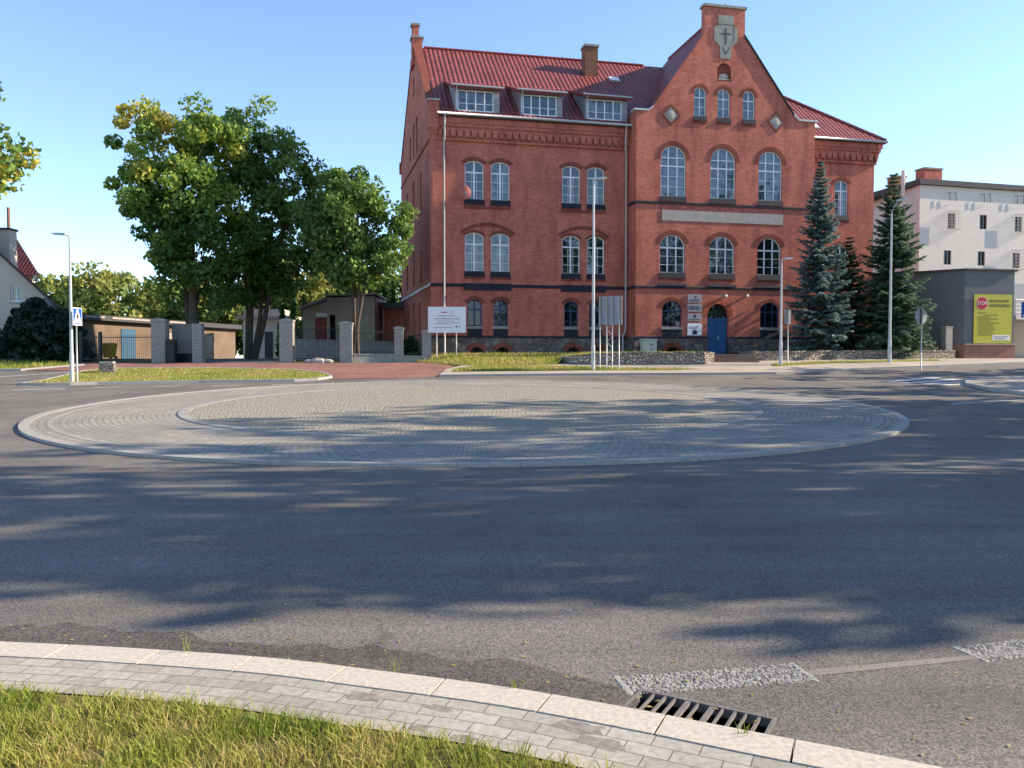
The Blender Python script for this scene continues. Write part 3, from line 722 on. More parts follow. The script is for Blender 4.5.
def window(where, v, u0, u1, zb, zt, rise, style, frame='white_frame', cur='cur_mix', pane='pane', arched=True, sill='dark', ringw=.22, n=10):
    h = arch(u0, u1, zb, zt, rise, n); HOLES[where].append(h)
    w = .065; g = .004
    vo = v+.12
    mb = MB(); o = arch(u0+g, u1-g, zb+g, zt-g, max(0, rise-g*.2), n); i = arch(u0+w, u1-w, zb+w, zt-w, max(0, rise*(1-2*w/(u1-u0))), n)
    ringpoly(mb, o, i, vo, vo+.07)
    c = (u0+u1)/2; H = zt-zb; W = u1-u0
    def vbar(u, z0, z1, t): mb.box(u-t/2, u+t/2, vo+.006, vo+.062, z0, z1)
    def hbar(z, a, b, t): mb.box(a, b, vo+.003, vo+.066, z-t/2, z+t/2)
    top = lambda u: arch_h(u, u0, u1, zt, rise)-w*.6
    if style == 'narrow':
        zt_ = zb+H*.70; hbar(zt_, u0+w*.5, u1-w*.5, .085); vbar(c, zb+.03, top(c), .10)
        for k in (1, 2): hbar(zb+(zt_-zb)*k/3, u0+w*.5, u1-w*.5, .028)
        for s in (-1, 1): vbar(c+s*W*.14, zb+.03, zt_, .018)
    elif style == 'wide':
        z1 = zb+H*.60; z2 = zb+H*.76
        hbar(z1, u0+w*.5, u1-w*.5, .09); hbar(z2, u0+w*.5, u1-w*.5, .06)
        for s in (-1, 1): vbar(c+s*W*.17, zb+.03, top(c+s*W*.17), .075)
        for k in (1, 2): hbar(zb+(z1-zb)*k/3, u0+w*.5, u1-w*.5, .026)
    elif style == 'wide2':
        z1 = zb+H*.66
        hbar(z1, u0+w*.5, u1-w*.5, .09)
        for s in (-1, 1): vbar(c+s*W*.17, zb+.03, top(c+s*W*.17), .085)
        for k in (1, 2): hbar(zb+(z1-zb)*k/3, u0+w*.5, u1-w*.5, .026)
    elif style == 'small':
        z1 = zb+H*.64; hbar(z1, u0+w*.5, u1-w*.5, .06); vbar(c, zb+.03, top(c), .05)
        for k in (1,): hbar(zb+(z1-zb)*k/2, u0+w*.5, u1-w*.5, .026)
    elif style == 'blue':
        z1 = zb+H*.62; hbar(z1, u0+w*.5, u1-w*.5, .09); vbar(c, zb+.03, top(c), .09)
    elif style == 'blue3':
        z1 = zb+H*.62; hbar(z1, u0+w*.5, u1-w*.5, .09)
        for s in (-1, 1): vbar(c+s*W*.18, zb+.03, top(c+s*W*.18), .07)
    elif style == 'vent':
        for k in (-1, 0, 1): vbar(c+k*W*.22, zb+.03, top(c+k*W*.22), .03)
    f = bp(mb, 'window' if style != 'vent' else 'basement_window', frame)
    mb = MB(); mb.poly([(a, vo+.035, b) for a, b in arch(u0+.02, u1-.02, zb+.02, zt-.02, max(0, rise*.97), n)]); bp(mb, 'pane', pane if style != 'vent' else 'dark', f)
    mb = MB(); mb.poly([(a, v+.255, b) for a, b in arch(u0, u1, zb, zt, rise, n)]); bp(mb, 'curtain', cur, f)  # backing sheet; in the dark colour it paints an unlit room, no curtain
    if sill == 'dark':
        mb = MB(); mb.prism([(v-.09, zb-.30), (v-.003, zb-.30), (v-.003, zb-.008), (v-.025, zb-.008)], 'x', u0-.03, u1+.03); mb.prism([(v+.002, zb-.005), (v+.119, zb-.005), (v+.119, zb+.05), (v+.002, zb+.006)], 'x', u0+.006, u1-.006); bp(mb, 'sill', 'glazed', f); mb = MB(); mb.box(u0-.06, u1+.06, v-.06, v-.003, zb-.43, zb-.303); bp(mb, 'ledge', 'brick_dark', f)
    elif sill == 'white':
        mb = MB(); mb.box(u0-.06, u1+.06, v-.07, v+.119, zb-.16, zb-.01); bp(mb, 'sill', 'stone_grey', f)
        mb = MB(); mb.prism([(v-.045, zb-.62), (v-.003, zb-.62), (v-.003, zb-.165), (v-.02, zb-.165)], 'x', u0, u1); bp(mb, 'apron', 'glazed', f)
    if arched and rise > 0:
        mb = MB(); nn = n
        a = arch(u0, u1, zb, zt, rise, n)[2:]; cx = c
        b = arch(u0-ringw, u1+ringw, zb, zt+ringw, rise+ringw*.5 if rise < W*.49 else (W/2+ringw), n)[2:]
        for i in range(nn):
            q = [a[i], a[i+1], b[i+1], b[i]]
            mb.face([(x, v-.022, z) for x, z in q])
            mb.face([(b[i][0], v-.022, b[i][1]), (b[i+1][0], v-.022, b[i+1][1]), (b[i+1][0], v, b[i+1][1]), (b[i][0], v, b[i][1])])
            mb.face([(a[i][0], v-.022, a[i][1]), (a[i][0], v, a[i][1]), (a[i+1][0], v, a[i+1][1]), (a[i+1][0], v-.022, a[i+1][1])])
        for q in ((a[0], b[0]), (a[-1], b[-1])): mb.face([(q[0][0], v-.022, q[0][1]), (q[1][0], v-.022, q[1][1]), (q[1][0], v, q[1][1]), (q[0][0], v, q[0][1])])
        bp(mb, 'brick_arch', 'brick_dark', f)
    return f
def relieving(u0, u1, z0, zt, v, rw=.2):
    a = arch(u0, u1, z0, zt, zt-z0, 16)[2:]; b = arch(u0-rw, u1+rw, z0-.02, zt+rw, zt-z0+rw*.7, 16)[2:]; mb = MB()
    for i in range(16):
        mb.face([(x, v-.04, z) for x, z in (a[i], a[i+1], b[i+1], b[i])])
        for p, q in ((a[i], a[i+1]), (b[i], b[i+1])): mb.face([(p[0], v-.04, p[1]), (q[0], v-.04, q[1]), (q[0], v, q[1]), (p[0], v, p[1])])
    bp(mb, 'relieving_arch', 'brick_dark')
VB = -1.26
cur = ['cur_mix', 'cur_white', 'room_dark', 'cur_mix', 'cur_white', 'room_dark']
# left wing: paired windows
for k, (p, q) in enumerate((((2.02, 3.16), (3.59, 4.73)), ((7.96, 9.1), (9.55, 10.66)))):
    for j, (a, b) in enumerate((p, q)):
        window('wing', 0, a, b, 10.95, 13.24, .22, 'narrow', cur=('cur_blue', 'cur_white', 'room_dark', 'room_dark')[k*2+j], sill='dark')
        window('wing', 0, a, b, 6.71, 9.03, .22, 'narrow', cur=('cur_mix', 'cur_mix', 'room_dark', 'room_dark')[k*2+j], sill='dark', ringw=.14)
        window('wing', 0, a+.15, b-.12, 3.5, 5.06, .25, 'blue', 'blue_frame', cur=('cur_blue', 'cur_blue', 'room_dark', 'room_dark')[k*2+j], pane='pane_dark', sill='white')
        window('plinth', -.06, a+.3, b-.05, 1.79, 2.26, .28, 'vent', 'black', cur='room_dark', pane='pane_dark', sill=None, ringw=.26)
    relieving(p[0]-.14, q[1]+.14, 8.95, 9.42, 0)
    mb = MB(); mb.prism([(-.11, 5.62), (-.003, 5.62), (-.003, 6.02), (-.075, 6.02)], 'x', p[0]-.08, q[1]+.08); bp(mb, 'window_apron', 'glazed')
    mb = MB(); mb.box(p[0]-.05, q[1]+.05, -.07, -.003, 10.42, 10.53); bp(mb, 'window_ledge', 'brick_dark')
# central block
for j, (a, b) in enumerate(((13.77, 15.42), (17.02, 18.70), (20.24, 21.88))):
    window('block', VB, a, b, 11.38, 14.47, (b-a)/2, 'wide', cur='cur_white' if j != 1 else 'cur_mix', sill='dark', ringw=.26, n=16)
    window('block', VB, a-.03, b-.03, 6.76, 9.1, .62, 'wide2', cur=('cur_mix', 'cur_mix', 'room_dark')[j], sill='dark', ringw=.26, n=14)
    mb = MB(); mb.prism([(VB-.10, 5.98), (VB-.003, 5.98), (VB-.003, 6.14), (VB-.07, 6.09)], 'x', a-.12, b+.06); bp(mb, 'window_apron', 'glazed')
window('block', VB, 13.91, 15.2, 3.5, 5.07, .42, 'blue3', 'blue_frame', cur='room_dark', pane='pane_dark', sill='white')
window('block', VB, 20.45, 21.75, 3.5, 5.07, .42, 'blue3', 'blue_frame', cur='room_dark', pane='pane_dark', sill='white')
window('plinth_block', VB-.06, 14.15, 15.1, 1.79, 2.3, .30, 'vent', 'black', cur='room_dark', pane='pane_dark', sill=None, ringw=.26)
for a, b in ((15.9, 16.72), (17.46, 18.30), (19.14, 19.98)):
    window('block', VB, a, b, 16.32, 18.1, (b-a)/2, 'small', cur='cur_white', sill='dark', ringw=.17)
# niche with stone relief above the middle gable window
nic = arch(17.42, 18.34, 18.55, 19.62, .46, 12); HOLES['block'].append(nic)
mb = MB(); mb.poly([(a, VB+.14, b) for a, b in nic]); ni = bp(mb, 'niche', 'brick_dark')
mb = MB(); mb.sphere((17.88, VB+.13, 18.86), .32, 10, 6, (1, .3, .55)); mb.box(17.5, 18.26, VB+.03, VB+.13, 18.62, 18.7); bp(mb, 'relief', 'stone_pale', ni)
# door
dh = arch(16.88, 18.32, 1.72, 4.94, .72, 16)
mb = MB(); vd = VB+.22
mb.box(16.9, 18.3, vd, vd+.06, 1.8, 3.92)
for s in (0, 1):
    for z0, z1 in ((1.95, 2.6), (2.7, 3.8)): mb.box(16.98+s*.68, 17.54+s*.68, vd-.025, vd, z0, z1)
mb.box(17.57, 17.63, vd-.035, vd, 1.8, 3.92); mb.box(16.9, 18.3, vd-.05, vd+.06, 3.92, 4.06)
dr = bp(mb, 'door', 'blue_door')
mb = MB(); mb.poly([(a, vd+.02, b) for a, b in [(16.9, 4.06), (18.3, 4.06)]+arch(16.9, 18.3, 4.0, 4.93, .7, 16)[2:]]); bp(mb, 'transom_pane', 'pane_dark', dr)
mb = MB(); mb.poly([(a, vd+.05, b) for a, b in [(16.9, 4.06), (18.3, 4.06)]+arch(16.9, 18.3, 4.0, 4.93, .7, 16)[2:]]); bp(mb, 'transom_backing', 'room_dark', dr)
mb = MB(); mb.box(17.66, 17.72, vd-.08, vd-.03, 2.75, 2.95); bp(mb, 'handle', 'steel', dr)
mb = MB(); a = arch(16.88, 18.32, 2, 4.94, .72, 16)[2:]; b = arch(16.58, 18.62, 2, 5.24, 1.02, 16)[2:]
for i in range(16):
    mb.face([(x, VB-.03, z) for x, z in (a[i], a[i+1], b[i+1], b[i])])
    for p, q in ((a[i], a[i+1]), (b[i], b[i+1])): mb.face([(p[0], VB-.03, p[1]), (q[0], VB-.03, q[1]), (q[0], VB, q[1]), (p[0], VB, p[1])])
bp(mb, 'brick_arch', brick('orange arch brick', (.46, .12, .06), (.36, .08, .045), (.2, .1, .07), .08, .3), dr)
# right wing windows
for zb, zt in ((10.9, 13.22), (6.7, 9.0)):
    for a, b in ((24.75, 25.55), (26.42, 27.42)): window('right', 0, a, b, zb, zt, .3, 'narrow', cur='cur_mix', sill='dark')
# walls
mb = MB()
Lw = 14.3; SH = -.6
wall_sheet(mb, [(0, 2.87), (12.2, 2.87), (12.2, 15.5), (0, 15.5)], HOLES['wing'], 0, .26)
wall_sheet(mb, [(24.1, 1.2), (29.3, 1.2), (29.3, 15.5), (24.1, 15.5)], HOLES['right'], 0, .26)
notch = [(16.88, 2.87)]+dh[2:][::-1]+[(18.32, 2.87)]
for a, b in list(zip(notch, notch[1:]))+[((16.88, 1.2), (16.88, 2.87)), ((18.32, 1.2), (18.32, 2.87))]: mb.face([(a[0], VB, a[1]), (b[0], VB, b[1]), (b[0], VB+.3, b[1]), (a[0], VB+.3, a[1])])
gout = [(12.2, 2.87)]+notch+[(24.1, 2.87), (24.1, 16.42), (22.95, 16.42), (22.6, 16.75), (19.24, 21.3), (19.24, 22.95), (16.56, 22.95), (16.56, 21.3), (13.35, 16.75), (12.95, 16.42), (12.2, 16.42)]
wall_sheet(mb, gout, HOLES['block'], VB, .26)
for u in (12.2, 24.1):  # block returns
    mb.face([(u, VB, 1.2), (u, 2.0, 1.2), (u, 2.0, 16.42), (u, VB, 16.42)])
for u in (16.56, 19.24): mb.face([(u, VB, 20.8), (u, VB+.45, 20.8), (u, VB+.45, 22.95), (u, VB, 22.95)])
mb.poly([(u, VB+.45, z) for u, z in gout[-11:]])
mb.face([(29.3, 0, 1.2), (29.3, Lw, 1.2), (29.3, Lw, 15.6), (29.3, 0, 15.6)])
mb.face([(SH, Lw, 1.2), (29.3, Lw, 1.2), (29.3, Lw, 15.6), (SH, Lw, 15.6)])
def sp(s, z, d=0): return (SH/Lw*s+d, s, z)
RZ = lambda v: 15.75+.849*(v+.45) if v <= 7.15 else 15.75+.849*(14.75-v)
slits = []
for s0, z0, z1 in ((5.7, 14.9, 17.3), (7.35, 15.0, 17.3), (9.0, 15.2, 16.8), (3.95, 10.6, 13.3), (7.4, 11.6, 13.5), (10.7, 10.8, 13.3), (4.0, 6.3, 8.4), (7.35, 6.4, 8.9), (10.75, 6.4, 8.3), (4.75, 3.0, 5.2), (7.4, 2.95, 5.3), (10.6, 3.0, 5.4), (7.15, 19.0, 20.3)):
    slits.append((s0-.36, s0+.36, z0, z1))
so = [(0, 1.2), (Lw, 1.2), (Lw, 15.9), (7.15, 22.35), (0, 15.9)]
hl = [arch(a, b, z0, z1, .2, 6) for a, b, z0, z1 in slits]
mb.poly([sp(s, z) for s, z in so], [[sp(s, z) for s, z in h] for h in hl])
for h in hl:
    for i in range(len(h)):
        a, b = h[i], h[(i+1) % len(h)]; mb.face([sp(*a), sp(*b), sp(b[0], b[1], .25), sp(a[0], a[1], .25)])
# gable parapet thickness
for a, b in (((0, 15.9), (7.15, 22.35)), ((7.15, 22.35), (Lw, 15.9))):
    mb.face([sp(*a), sp(*b), sp(b[0], b[1], .45), sp(a[0], a[1], .45)])
mb.poly([sp(s, z, .45) for s, z in [(0, 15.2), (Lw, 15.2), (Lw, 15.9), (7.15, 22.35), (0, 15.9)]])
bp(mb, 'wall', 'brick')
for h, (a, b, z0, z1) in zip(hl, slits):
    mb = MB(); mb.poly([sp(x, z, .2) for x, z in h]); w = bp(mb, 'side_window', 'room_dark')
# parapet verge, kneelers and coping of the left gable
mb = MB()
for a, b in (((-.1, 15.86), (7.15, 22.40)), ((7.15, 22.40), (Lw+.3, 15.7))):
    p = [sp(a[0], a[1], -.06), sp(b[0], b[1], -.06), sp(b[0], b[1], .5), sp(a[0], a[1], .5)]
    mb.hexa(p+[(x, y, z+.1) for x, y, z in p])
bp(mb, 'gable_coping', 'brick_dark')
mb = MB(); mb.box(-.1, .48, -.28, .4, 15.0, 16.5); mb.prism([(-.28, 15.0), (.1, 15.0), (.1, 14.4)], 'x', -.05, .45); bp(mb, 'kneeler', 'brick')
mb = MB(); mb.prism([(-.34, 16.5), (.46, 16.5), (.46, 16.58), (.06, 16.74), (-.34, 16.58)], 'x', -.16, .54); bp(mb, 'kneeler_cap', 'stone_pale')
mb = MB(); mb.box(SH-.12, SH+.45, Lw-.1, Lw+.35, 15.5, 16.3); bp(mb, 'kneeler', 'brick')
mb = MB(); x0 = SH/Lw*7.15
mb.box(x0-.12, x0+.56, 6.8, 7.5, 21.4, 22.75); mb.box(x0-.10, x0+.34, 6.95, 7.35, 22.87, 23.62); mb.box(x0-.16, x0+.2, 6.5, 7.8, 20.9, 21.5)
gs = bp(mb, 'gable_stack', 'brick')
mb = MB(); mb.box(x0-.2, x0+.64, 6.72, 7.58, 22.75, 22.87); mb.box(x0-.18, x0+.42, 6.87, 7.43, 23.62, 23.76); bp(mb, 'stack_cap', 'stone_grey', gs)
# plinth of field stone
mb = MB()
wall_sheet(mb, [(-.06, 1.0), (12.2, 1.0), (12.2, 2.86), (-.06, 2.86)], HOLES['plinth'], -.06, .3)
wall_sheet(mb, [(12.14, 1.0), (16.88, 1.0), (16.88, 2.86), (12.14, 2.86)], HOLES['plinth_block'], VB-.06, .3)
wall_sheet(mb, [(18.32, 1.0), (24.16, 1.0), (24.16, 2.86), (18.32, 2.86)], [], VB-.06, .3)
for u in (16.88, 18.32): mb.face([(u, VB-.06, 1), (u, VB+.3, 1), (u, VB+.3, 2.86), (u, VB-.06, 2.86)])
for u in (12.14, 24.16): mb.face([(u, VB-.06, 1), (u, .5, 1), (u, .5, 2.86), (u, VB-.06, 2.86)])
mb.face([(-.06, -.06, 1), (SH-.06, Lw, 1), (SH-.06, Lw, 2.86), (-.06, -.06, 2.86)])
bp(mb, 'plinth', 'field')
# dark string courses
def band(mb, u0, u1, v, z0, z1, pr): mb.prism([(v-pr, z0), (v-.003, z0), (v-.003, z1), (v-pr*.35, z1), (v-pr, z1-.05)], 'x', u0, u1)
mb = MB()
band(mb, -.05, 12.13, 0, 5.8, 5.99, .07)
band(mb, 12.13, 16.55, VB, 5.82, 5.97, .07); band(mb, 16.55, 24.17, VB, 5.82, 5.97, .07)
band(mb, 12.13, 24.17, VB, 10.90, 11.06, .07)
band(mb, -.13, 12.13, -.06, 2.8, 2.92, .03); band(mb, 12.1, 16.86, VB-.06, 2.8, 2.92, .03); band(mb, 18.34, 24.2, VB-.06, 2.8, 2.92, .03)
for z0, z1 in ((5.82, 5.97), (10.9, 11.06)): mb.box(12.13, 12.197, VB, -.08, z0, z1)
bp(mb, 'string_course', 'glazed')
mb = MB(); p = [sp(-.05, 5.82, -.09), sp(Lw, 5.82, -.09), sp(Lw, 5.82, -.003), sp(-.05, 5.82, -.003)]; mb.hexa(p+[(x, y, 5.99) for x, y, z in p]); bp(mb, 'string_course', 'coping')
mb = MB(); p = [sp(.3, 14.35, -.05), sp(Lw, 14.35, -.05), sp(Lw, 14.35, -.003), sp(.3, 14.35, -.003)]; mb.hexa(p+[(x, y, 14.47) for x, y, z in p]); bp(mb, 'string_course', 'brick_dark')
# light plaster band, gable ornaments
mb = MB(); mb.box(13.87, 21.95, VB-.035, VB-.003, 9.92, 10.56); bp(mb, 'plaster_band', 'stone_pale')
for c in (14.42, 21.4):
    mb = MB(); o = [(c, 15.62), (c+.62, 16.27), (c, 16.92), (c-.62, 16.27)]; i = [(c, 15.78), (c+.47, 16.27), (c, 16.76), (c-.47, 16.27)]
    ringpoly(mb, o, i, VB-.05, VB-.002); dm = bp(mb, 'diamond_panel', 'brick_dark')
    mb = MB(); mb.poly([(a, VB-.012, b) for a, b in i]); mb.sphere((c, VB-.012, 16.27), .27, 8, 6, (1, .25, 1)); bp(mb, 'relief', 'stone_pale', dm)
mb = MB()
cp = [(17.17, 20.95), (17.55, 20.62), (17.58, 19.88), (18.28, 19.88), (18.31, 20.62), (18.72, 20.95), (18.72, 21.75), (18.46, 21.85), (18.46, 22.5), (17.46, 22.5), (17.46, 21.85), (17.17, 21.75)]
mb.prism(cp, 'y', VB-.05, VB-.003); cs = bp(mb, 'cross_panel', 'stone_grey')
M['cross'] = plain('dark carved joint', (.07, .066, .06), .9, .2, 4)
mb = MB(); mb.box(17.92, 17.99, VB-.066, VB-.052, 20.75, 21.72); mb.box(17.62, 18.29, VB-.064, VB-.052, 21.35, 21.42); mb.box(17.3, 18.6, VB-.06, VB-.052, 21.92, 21.95); mb.box(18.47, 18.5, VB-.06, VB-.052, 20.9, 21.9)
mb.prism([(17.7, 20.6), (17.74, 20.6), (17.97, 20.2), (18.2, 20.6), (18.24, 20.6), (17.97, 20.12)], 'y', VB-.06, VB-.052); bp(mb, 'cross_relief', 'cross', cs)
# block coping
mb = MB()
def cope(mb, pts, w0, w1, th):
    for a, b in zip(pts, pts[1:]):
        p = [(a[0], w0, a[1]), (b[0], w0, b[1]), (b[0], w1, b[1]), (a[0], w1, a[1])]; mb.hexa(p+[(x, y, z+th) for x, y, z in p])
cope(mb, [(12.05, 16.42), (12.95, 16.42), (13.25, 16.65)], VB-.1, VB+.55, .1)
bp(mb, 'kneeler_cap', 'coping'); mb = MB()
cope(mb, [(22.6, 16.75), (22.95, 16.42), (24.25, 16.42)], VB-.1, VB+.55, .1)
bp(mb, 'kneeler_cap', 'coping')
mb = MB(); cope(mb, [(13.25, 16.62), (16.58, 21.28)], VB-.05, VB+.5, .07); bp(mb, 'gable_coping', 'brick')
mb = MB(); cope(mb, [(22.6, 16.75), (19.22, 21.28)], VB-.09, VB+.5, .14); bp(mb, 'gable_coping', 'glazed')
mb = MB(); mb.box(16.48, 19.32, VB-.1, VB+.55, 22.95, 23.1); mb.tube([(18.0, VB+.2, 23.1), (18.0, VB+.2, 23.35)], .03, 5); bp(mb, 'gable_cap', 'stone_grey')
# corbelled cornices
def cornice(u0, u1, v, ret=None):
    mb = MB(); mb.box(u0, u1, v-.28, v-.002, 15.30, 15.62); mb.box(u0, u1, v-.22, v-.002, 15.08, 15.298); mb.box(u0, u1, v-.16, v-.002, 14.30, 14.36)
    n = round((u1-u0)/.42); w = (u1-u0)/n
    for k in range(n):
        a = u0+k*w; c = a+w/2
        # little pointed arch between corbels
        mb.prism([(a, 15.08), (a, 14.62), (a+w*.14, 14.50), (a+w*.28, 14.62), (c, 14.98), (a+w*.72, 14.62), (a+w*.86, 14.50), (a+w, 14.62), (a+w, 15.08)], 'y', v-.13, v-.002)
        mb.box(a+w*.05, a+w*.45, v-.26, v-.221, 15.12, 15.26)
    bp(mb, 'cornice', 'brick')
cornice(.5, 12.15, 0); cornice(24.15, 29.4, 0)
mb = MB(); mb.box(29.302, 29.66, -.36, Lw, 15.30, 15.62); mb.box(29.302, 29.58, -.28, Lw, 15.08, 15.298); mb.prism([(29.302, 14.4), (29.34, 14.4), (29.55, 15.08), (29.302, 15.08)], 'y', -.2, Lw); bp(mb, 'cornice', 'brick')
mb = MB(); mb.box(.45, 12.19, -.5, .02, 15.62, 15.72); bp(mb, 'eaves_board', 'dark_fascia'); mb = MB(); mb.box(24.12, 29.75, -.5, .02, 15.62, 15.72); mb.box(29.3, 29.75, .02, Lw, 15.62, 15.72); bp(mb, 'eaves_board', 'dark_fascia')
# roofs
def rface(mb, pts, e0, e1):
    """uv: along eave direction e0->e1 and up the slope"""
    e = (Vector(e1)-Vector(e0)).normalized(); P = [Vector(p) for p in pts]; nrm = (P[1]-P[0]).cross(P[2]-P[0]).normalized(); up = nrm.cross(e)
    if up.z < 0: up = -up
    mb.face(pts, [((p-Vector(e0)).dot(e), (p-Vector(e0)).dot(up)) for p in P])
mb = MB(); k = .849; ze = 15.78; ve = -.5
zr = ze+k*(7.15-ve); ub = 29.8-(7.15-ve)
rface(mb, [(.42, ve, ze), (29.8, ve, ze), (ub, 7.15, zr), (.12, 7.15, zr)], (0, ve, ze), (30, ve, ze))
rface(mb, [(-.2, 14.8, ze), (.12, 7.15, zr), (ub, 7.15, zr), (29.8, 14.8, ze)], (30, 14.8, ze), (0, 14.8, ze))
rface(mb, [(29.8, ve, ze), (29.8, 14.8, ze), (ub, 7.15, zr)], (30, ve, ze), (30, 14.8, ze))
# block roof
zr2 = 22.95; s2 = 1.42; ue = 4.75; zz = zr2-s2*ue
rface(mb, [(17.9-ue, VB+.4, zz), (17.9, VB+.4, zr2), (17.9, 7.3, zr2), (17.9-ue, 7.3+ue*1.2, zz)], (17.9-ue, 10, zz), (17.9-ue, 0, zz))
rface(mb, [(17.9+ue, VB+.4, zz), (17.9+ue, 7.3+ue*1.2, zz), (17.9, 7.3, zr2), (17.9, VB+.4, zr2)], (17.9+ue, 0, zz), (17.9+ue, 10, zz))
rface(mb, [(17.9-ue, 7.3+ue*1.2, zz), (17.9, 7.3, zr2), (17.9+ue, 7.3+ue*1.2, zz)], (17.9+ue, 12, zz), (17.9-ue, 12, zz))
rf = bp(mb, 'roof', 'roof')
# ridge tiles
M['ridge'] = plain('ridge tile', (.20, .035, .03), .4, .2, 4, .5)
mb = MB()
def ridge(a, b, r=.11):
    a, b = Vector(a), Vector(b); n = max(1, int((b-a).length/.42))
    for i in range(n): mb.tube([a.lerp(b, i/n), a.lerp(b, (i+1)/n)], [r, r*.86], 7)
for a_, b_ in (((.4, 7.15, zr+.02), (15.9, 7.15, zr+.02)), ((19.9, 7.15, zr+.02), (ub, 7.15, zr+.02)), ((29.8, ve, ze+.03), (ub, 7.15, zr+.03)), ((17.9, VB+.5, zr2+.02), (17.9, 7.3, zr2+.02))):
    mb = MB(); ridge(a_, b_); bp(mb, 'ridge_tiles', 'ridge', rf)
# chimney on the front slope
mb = MB(); mb.box(10.95, 11.85, 5.0, 5.8, 19.8, 22.45); ch = bp(mb, 'chimney', 'brick_brown')
mb = MB(); mb.box(10.88, 11.92, 4.93, 5.87, 22.45, 22.6); bp(mb, 'chimney_cap', 'stone_grey', ch)
# gutters and downpipes
mb = MB(); mb.tube([(.35, -.56, 15.74), (12.17, -.56, 15.72)], .075, 8); bp(mb, 'gutter', 'zinc', smooth=True); mb = MB(); mb.tube([(24.13, -.56, 15.72), (29.85, -.56, 15.70)], .075, 8); bp(mb, 'gutter', 'zinc', smooth=True); mb = MB(); mb.tube([(29.86, -.5, 15.70), (29.86, 14.7, 15.68)], .075, 8); bp(mb, 'gutter', 'zinc', smooth=True)
mb = MB(); mb.tube([(.78, -.56, 15.7), (.78, -.54, 15.3), (.78, -.44, 15.0), (.78, -.42, 14.4), (.78, -.12, 14.05), (.78, -.12, 2.98), (.78, -.2, 2.8), (.78, -.2, 1.7)], .055, 8); bp(mb, 'downpipe', 'zinc_white', smooth=True)
mb = MB(); mb.tube([(11.85, -.56, 15.7), (11.85, -.5, 15.3), (11.85, -.42, 14.9), (11.85, -.40, 14.3), (12.0, -.12, 13.9), (12.0, -.12, 3.3), (11.8, -.2, 2.95), (11.8, -.2, 1.7)], .055, 8); bp(mb, 'downpipe', 'zinc_white', smooth=True)
# shed dormers
for k, (a, b) in enumerate(((1.5, 3.78), (5.4, 7.62), (9.42, 11.72))):
    u0, u1 = a-.1, b+.28; vf = -.22; zt = 17.45; vj = 3.0; zj = ze+k*0+.849*(vj-ve)
    zj = ze+.849*(vj-ve)
    mb = MB()
    rz = lambda v: ze+.849*(v-ve)
    for u in (u0, u1): mb.face([(u, vf, rz(vf)-.05), (u, vj, zj), (u, vf, zt)])
    hole = [(a+.07, 16.03), (b-.07, 16.03), (b-.07, 17.22), (a+.07, 17.22)]
    wall_sheet(mb, [(u0, rz(vf)-.1), (u1, rz(vf)-.1), (u1, zt), (u0, zt)], [hole], vf, .12)
    d = bp(mb, 'dormer', 'dormer_clad')
    mb = MB(); rface(mb, [(u0-.2, vf-.32, zt-.04), (u1+.2, vf-.32, zt-.04), (u1+.2, vj+.3, zj+.12), (u0-.2, vj+.3, zj+.12)], (u0, vf, zt), (u1, vf, zt)); bp(mb, 'dormer_roof', 'roof', d)
    mb = MB()
    for u in (u0-.2, u1+.16): mb.hexa([(u, vf-.32, zt-.2), (u+.04, vf-.32, zt-.2), (u+.04, vj+.3, zj-.04), (u, vj+.3, zj-.04), (u, vf-.32, zt-.045), (u+.04, vf-.32, zt-.045), (u+.04, vj+.3, zj+.115), (u, vj+.3, zj+.115)])
    mb.box(u0-.2, u1+.2, vf-.3, vf-.27, zt-.22, zt-.05); bp(mb, 'dormer_fascia', 'red_metal', d)
    mb = MB(); mb.tube([(u0-.22, vf-.36, zt-.05), (u1+.22, vf-.36, zt-.08)], .055, 7); mb.tube([(u0+.08, vf-.36, zt-.1), (u0+.08, vf-.1, zt-.5), (u0+.08, vf-.08, rz(vf)+.1)], .04, 6); bp(mb, 'dormer_gutter', 'zinc', d)
    mb = MB(); ringpoly(mb, hole, [(a+.13, 16.09), (b-.13, 16.09), (b-.13, 17.16), (a+.13, 17.16)], vf+.02, vf+.09)
    W = b-a-.14
    for q in (1, 2, 3): mb.box(a+.07+W*q/4-.035, a+.07+W*q/4+.035, vf+.025, vf+.085, 16.06, 17.19)
    mb.box(a+.1, b-.1, vf+.03, vf+.08, 16.46, 16.49)
    bp(mb, 'dormer_window', 'white_frame', d)
    mb = MB(); mb.face([(p, vf+.06, z) for p, z in hole]); bp(mb, 'pane', 'pane', d)
    mb = MB(); mb.face([(p, vf+.115, z) for p, z in hole]); bp(mb, 'curtain', ('cur_mix', 'cur_blue', 'cur_mix')[k], d)
# skylights
def skylight(u, v, w, h):
    z = lambda v: ze+.849*(v-ve)
    mb = MB(); nz = Vector((0, -.849, 1)).normalized()
    p = [Vector((u-w/2, v, z(v))), Vector((u+w/2, v, z(v))), Vector((u+w/2, v+h, z(v+h))), Vector((u-w/2, v+h, z(v+h)))]
    mb.hexa([q-nz*.05 for q in p]+[q+nz*.12 for q in p]); s_ = bp(mb, 'skylight', 'zinc')
    c = sum(p, Vector())/4; mb = MB(); mb.face([c+(q-c)*.86+nz*.125 for q in p]); bp(mb, 'pane', 'white', s_)  # plain white pane colour stands in for the reflected sky
skylight(12.9, 4.5, .7, .5); skylight(25.0, .35, .95, .75)

